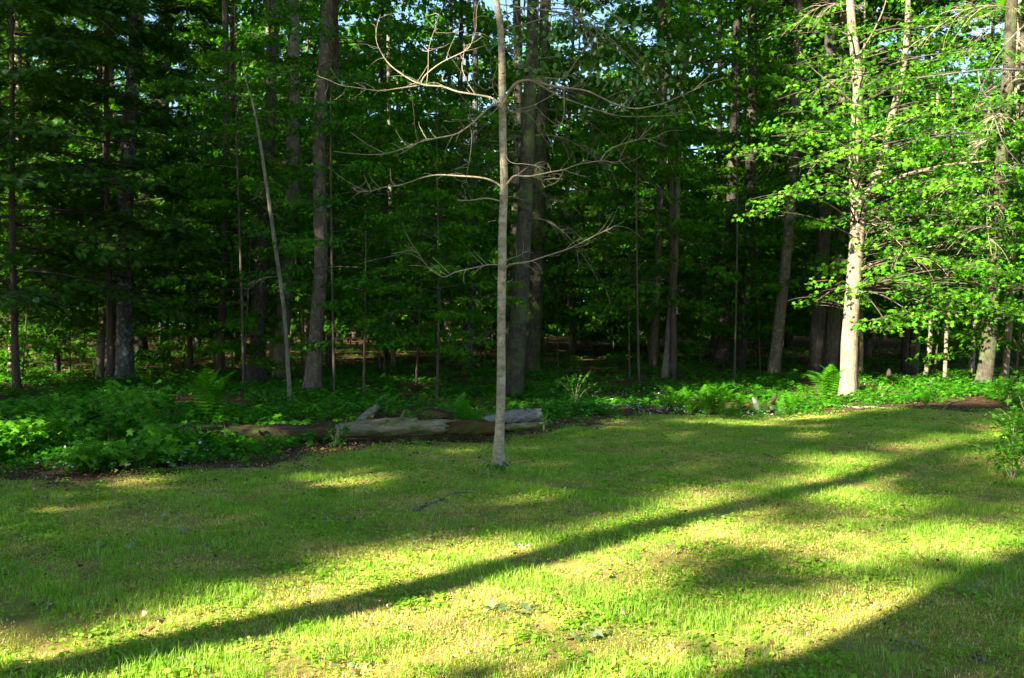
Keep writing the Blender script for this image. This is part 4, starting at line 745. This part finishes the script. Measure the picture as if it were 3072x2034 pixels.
stick('dead branch lying on the litter far left', [(560, 830), (600, 826), (650, 838), (700, 842)], .03, 'log_rot')
def clump(label, u, v, n, size, seed, m='wilted', sp=.10, name='wilted_leaves', tpl=MAPLE):
    r = np.random.RandomState(seed); p = G(u, v); p[2] += .03; t = thing(name, label, 'leaves', p, 'wilted leaves on the lawn')
    for i in range(n):
        o = ob('leaf', WL[r.randint(3)], t, (r.randn() * sp, r.randn() * sp * .6, r.rand() * .015)); k = size / .1 * r.uniform(.6, 1.2); o.scale = (k, k, k); o.rotation_euler = (r.randn() * .6, r.randn() * .6, r.rand() * 6.28)
WL = [mesh('leaf', np.column_stack([t_[0][:, 0], t_[0][:, 1], t_[0][:, 2] + .35 * t_[0][:, 0] ** 2 * s]) * .1, t_[1], M['wilted']) for t_, s in ((MAPLE, 1), (OVAL, -1), (MAPLE, -1.6))]
for i, (u, v, n_, lb) in enumerate([(302, 1162, 5, 'wilted grey green leaves left of the upper lawn'), (388, 1200, 4, 'curled pale leaf on the shaded lawn'), (830, 1138, 4, 'wilted leaves above the dark stick'), (897, 1104, 5, 'wilted leaf sprig behind the stick, left of the sapling'), (1105, 1110, 5, 'wilted sprig beside the sapling foot'),
        (1370, 1112, 4, 'pale sprig right of the sapling'), (260, 1275, 9, 'scattered pale leaves on the left lawn'), (455, 1235, 4, 'flat pale leaves mid left lawn'), (990, 1255, 7, 'pale leaf sprig below the dark stick'), (500, 1270, 9, 'leafy grey sprig on the left lawn'), (110, 1420, 4, 'pair of pale leaves at lower left'),
        (170, 1420, 3, 'rounded pale leaf right of the pair at lower left'), (715, 1412, 3, 'curled light leaf on the shadow stripe'), (1195, 1412, 16, 'wilted leafy sprig in full sun at the bottom centre'), (1360, 1467, 12, 'bleached curled leaves in full sun'), (1500, 1230, 3, 'pale leaf above the shadow stripe'), (820, 1555, 4, 'bright leaf at the bottom edge'), (2265, 1385, 5, 'pale leaves in the right shade'), (340, 1165, 4, 'small wilted sprig beside the upper left leaves'), (480, 1140, 5, 'wilted sprig at the upper left lawn')]):
    clump(lb, u, v, n_, .06, 500 + i)
def wood_pile():
    p = G(1800, 945); t = thing('broken_wood', 'pile of broken grey and reddish wood behind the ferns', 'wood', p); r = np.random.RandomState(3)
    for i in range(9):
        a = r.rand() * 3.1; c = np.array([r.randn() * .35, r.randn() * .15, .06 + r.rand() * .16]); d = np.array([math.cos(a), math.sin(a) * .5, r.uniform(-.2, .6)]) * r.uniform(.12, .28)
        ob('chunk', mesh('chunk', *tube(smooth_path([c - d, c, c + d], 6), [.03, .05, .06, .055, .045, .02], 7, .25), M[('log_grey', 'log_rot', 'limb')[i % 3]]), t)
wood_pile()
st = thing('stump', 'small broken stump on the litter right of the maple', 'stump', G(2055, 880)); ob('stump_wood', mesh('stump_wood', *tube(np.array([(0, 0, -.1), (0, 0, .1), (.01, 0, .26), (.02, 0, .36)]), [.08, .07, .06, .03], 10, .15), M['limb'], True), st)
# spring flowers in the herb layer
fl_ = [mesh('flower', *leaf_clump(700 + i, 5, RHOMB, .022, .012, .02, 0.0), M['petal']) for i in range(3)]
x = []; y = []
for (u0, u1, v0, v1, n_) in [(1250, 1640, 905, 965, 420), (1950, 2050, 890, 960, 10), (1700, 1850, 945, 975, 60), (80, 480, 1030, 1110, 60)]:
    for _ in range(n_):
        p = G(rs.uniform(u0, u1), rs.uniform(v0, v1)); x.append(p[0]); y.append(p[1])
x = np.array(x); y = np.array(y); scatter('flowers', fl_, np.stack([x, y, gz(x, y) + rs.uniform(.06, .17, len(x))], -1), rotz(len(x), .4), rs.uniform(.6, 1.1, len(x)), 'tiny white flowers in the ground cover behind the lawn')
# the bough with bare branches entering from the right edge
p = G(2440, 1000); t = thing('forest_tree', 'grey bare branches entering the photo from the upper right edge', 'tree', p)
Yr = p[1]; ob('trunk', mesh('trunk', *tube(np.array([(0, 0, -.2), (0, 0, 2), (.1, 0, 5), (.1, 0, 9)]), [.15, .13, .11, .06], 12, .05), M['grey_bark'], True), t)
for px, a, c in (([(2440, 170), (2368, 162), (2300, 160), (2260, 163), (2200, 170), (2120, 180)], .022, .006), ([(2262, 163), (2268, 200), (2290, 240), (2320, 330), (2368, 390)], .014, .005), ([(2440, 30), (2368, 60), (2300, 140), (2250, 250)], .014, .005), ([(2330, 162), (2310, 195), (2270, 230)], .008, .004)):
    px_branch(t, p, px, Yr, -.5, a, c, 'log_grey', 'branch', 20, 6)
print('objects', len(bpy.data.objects), 'tris', sum(len(m.polygons) for m in bpy.data.meshes))
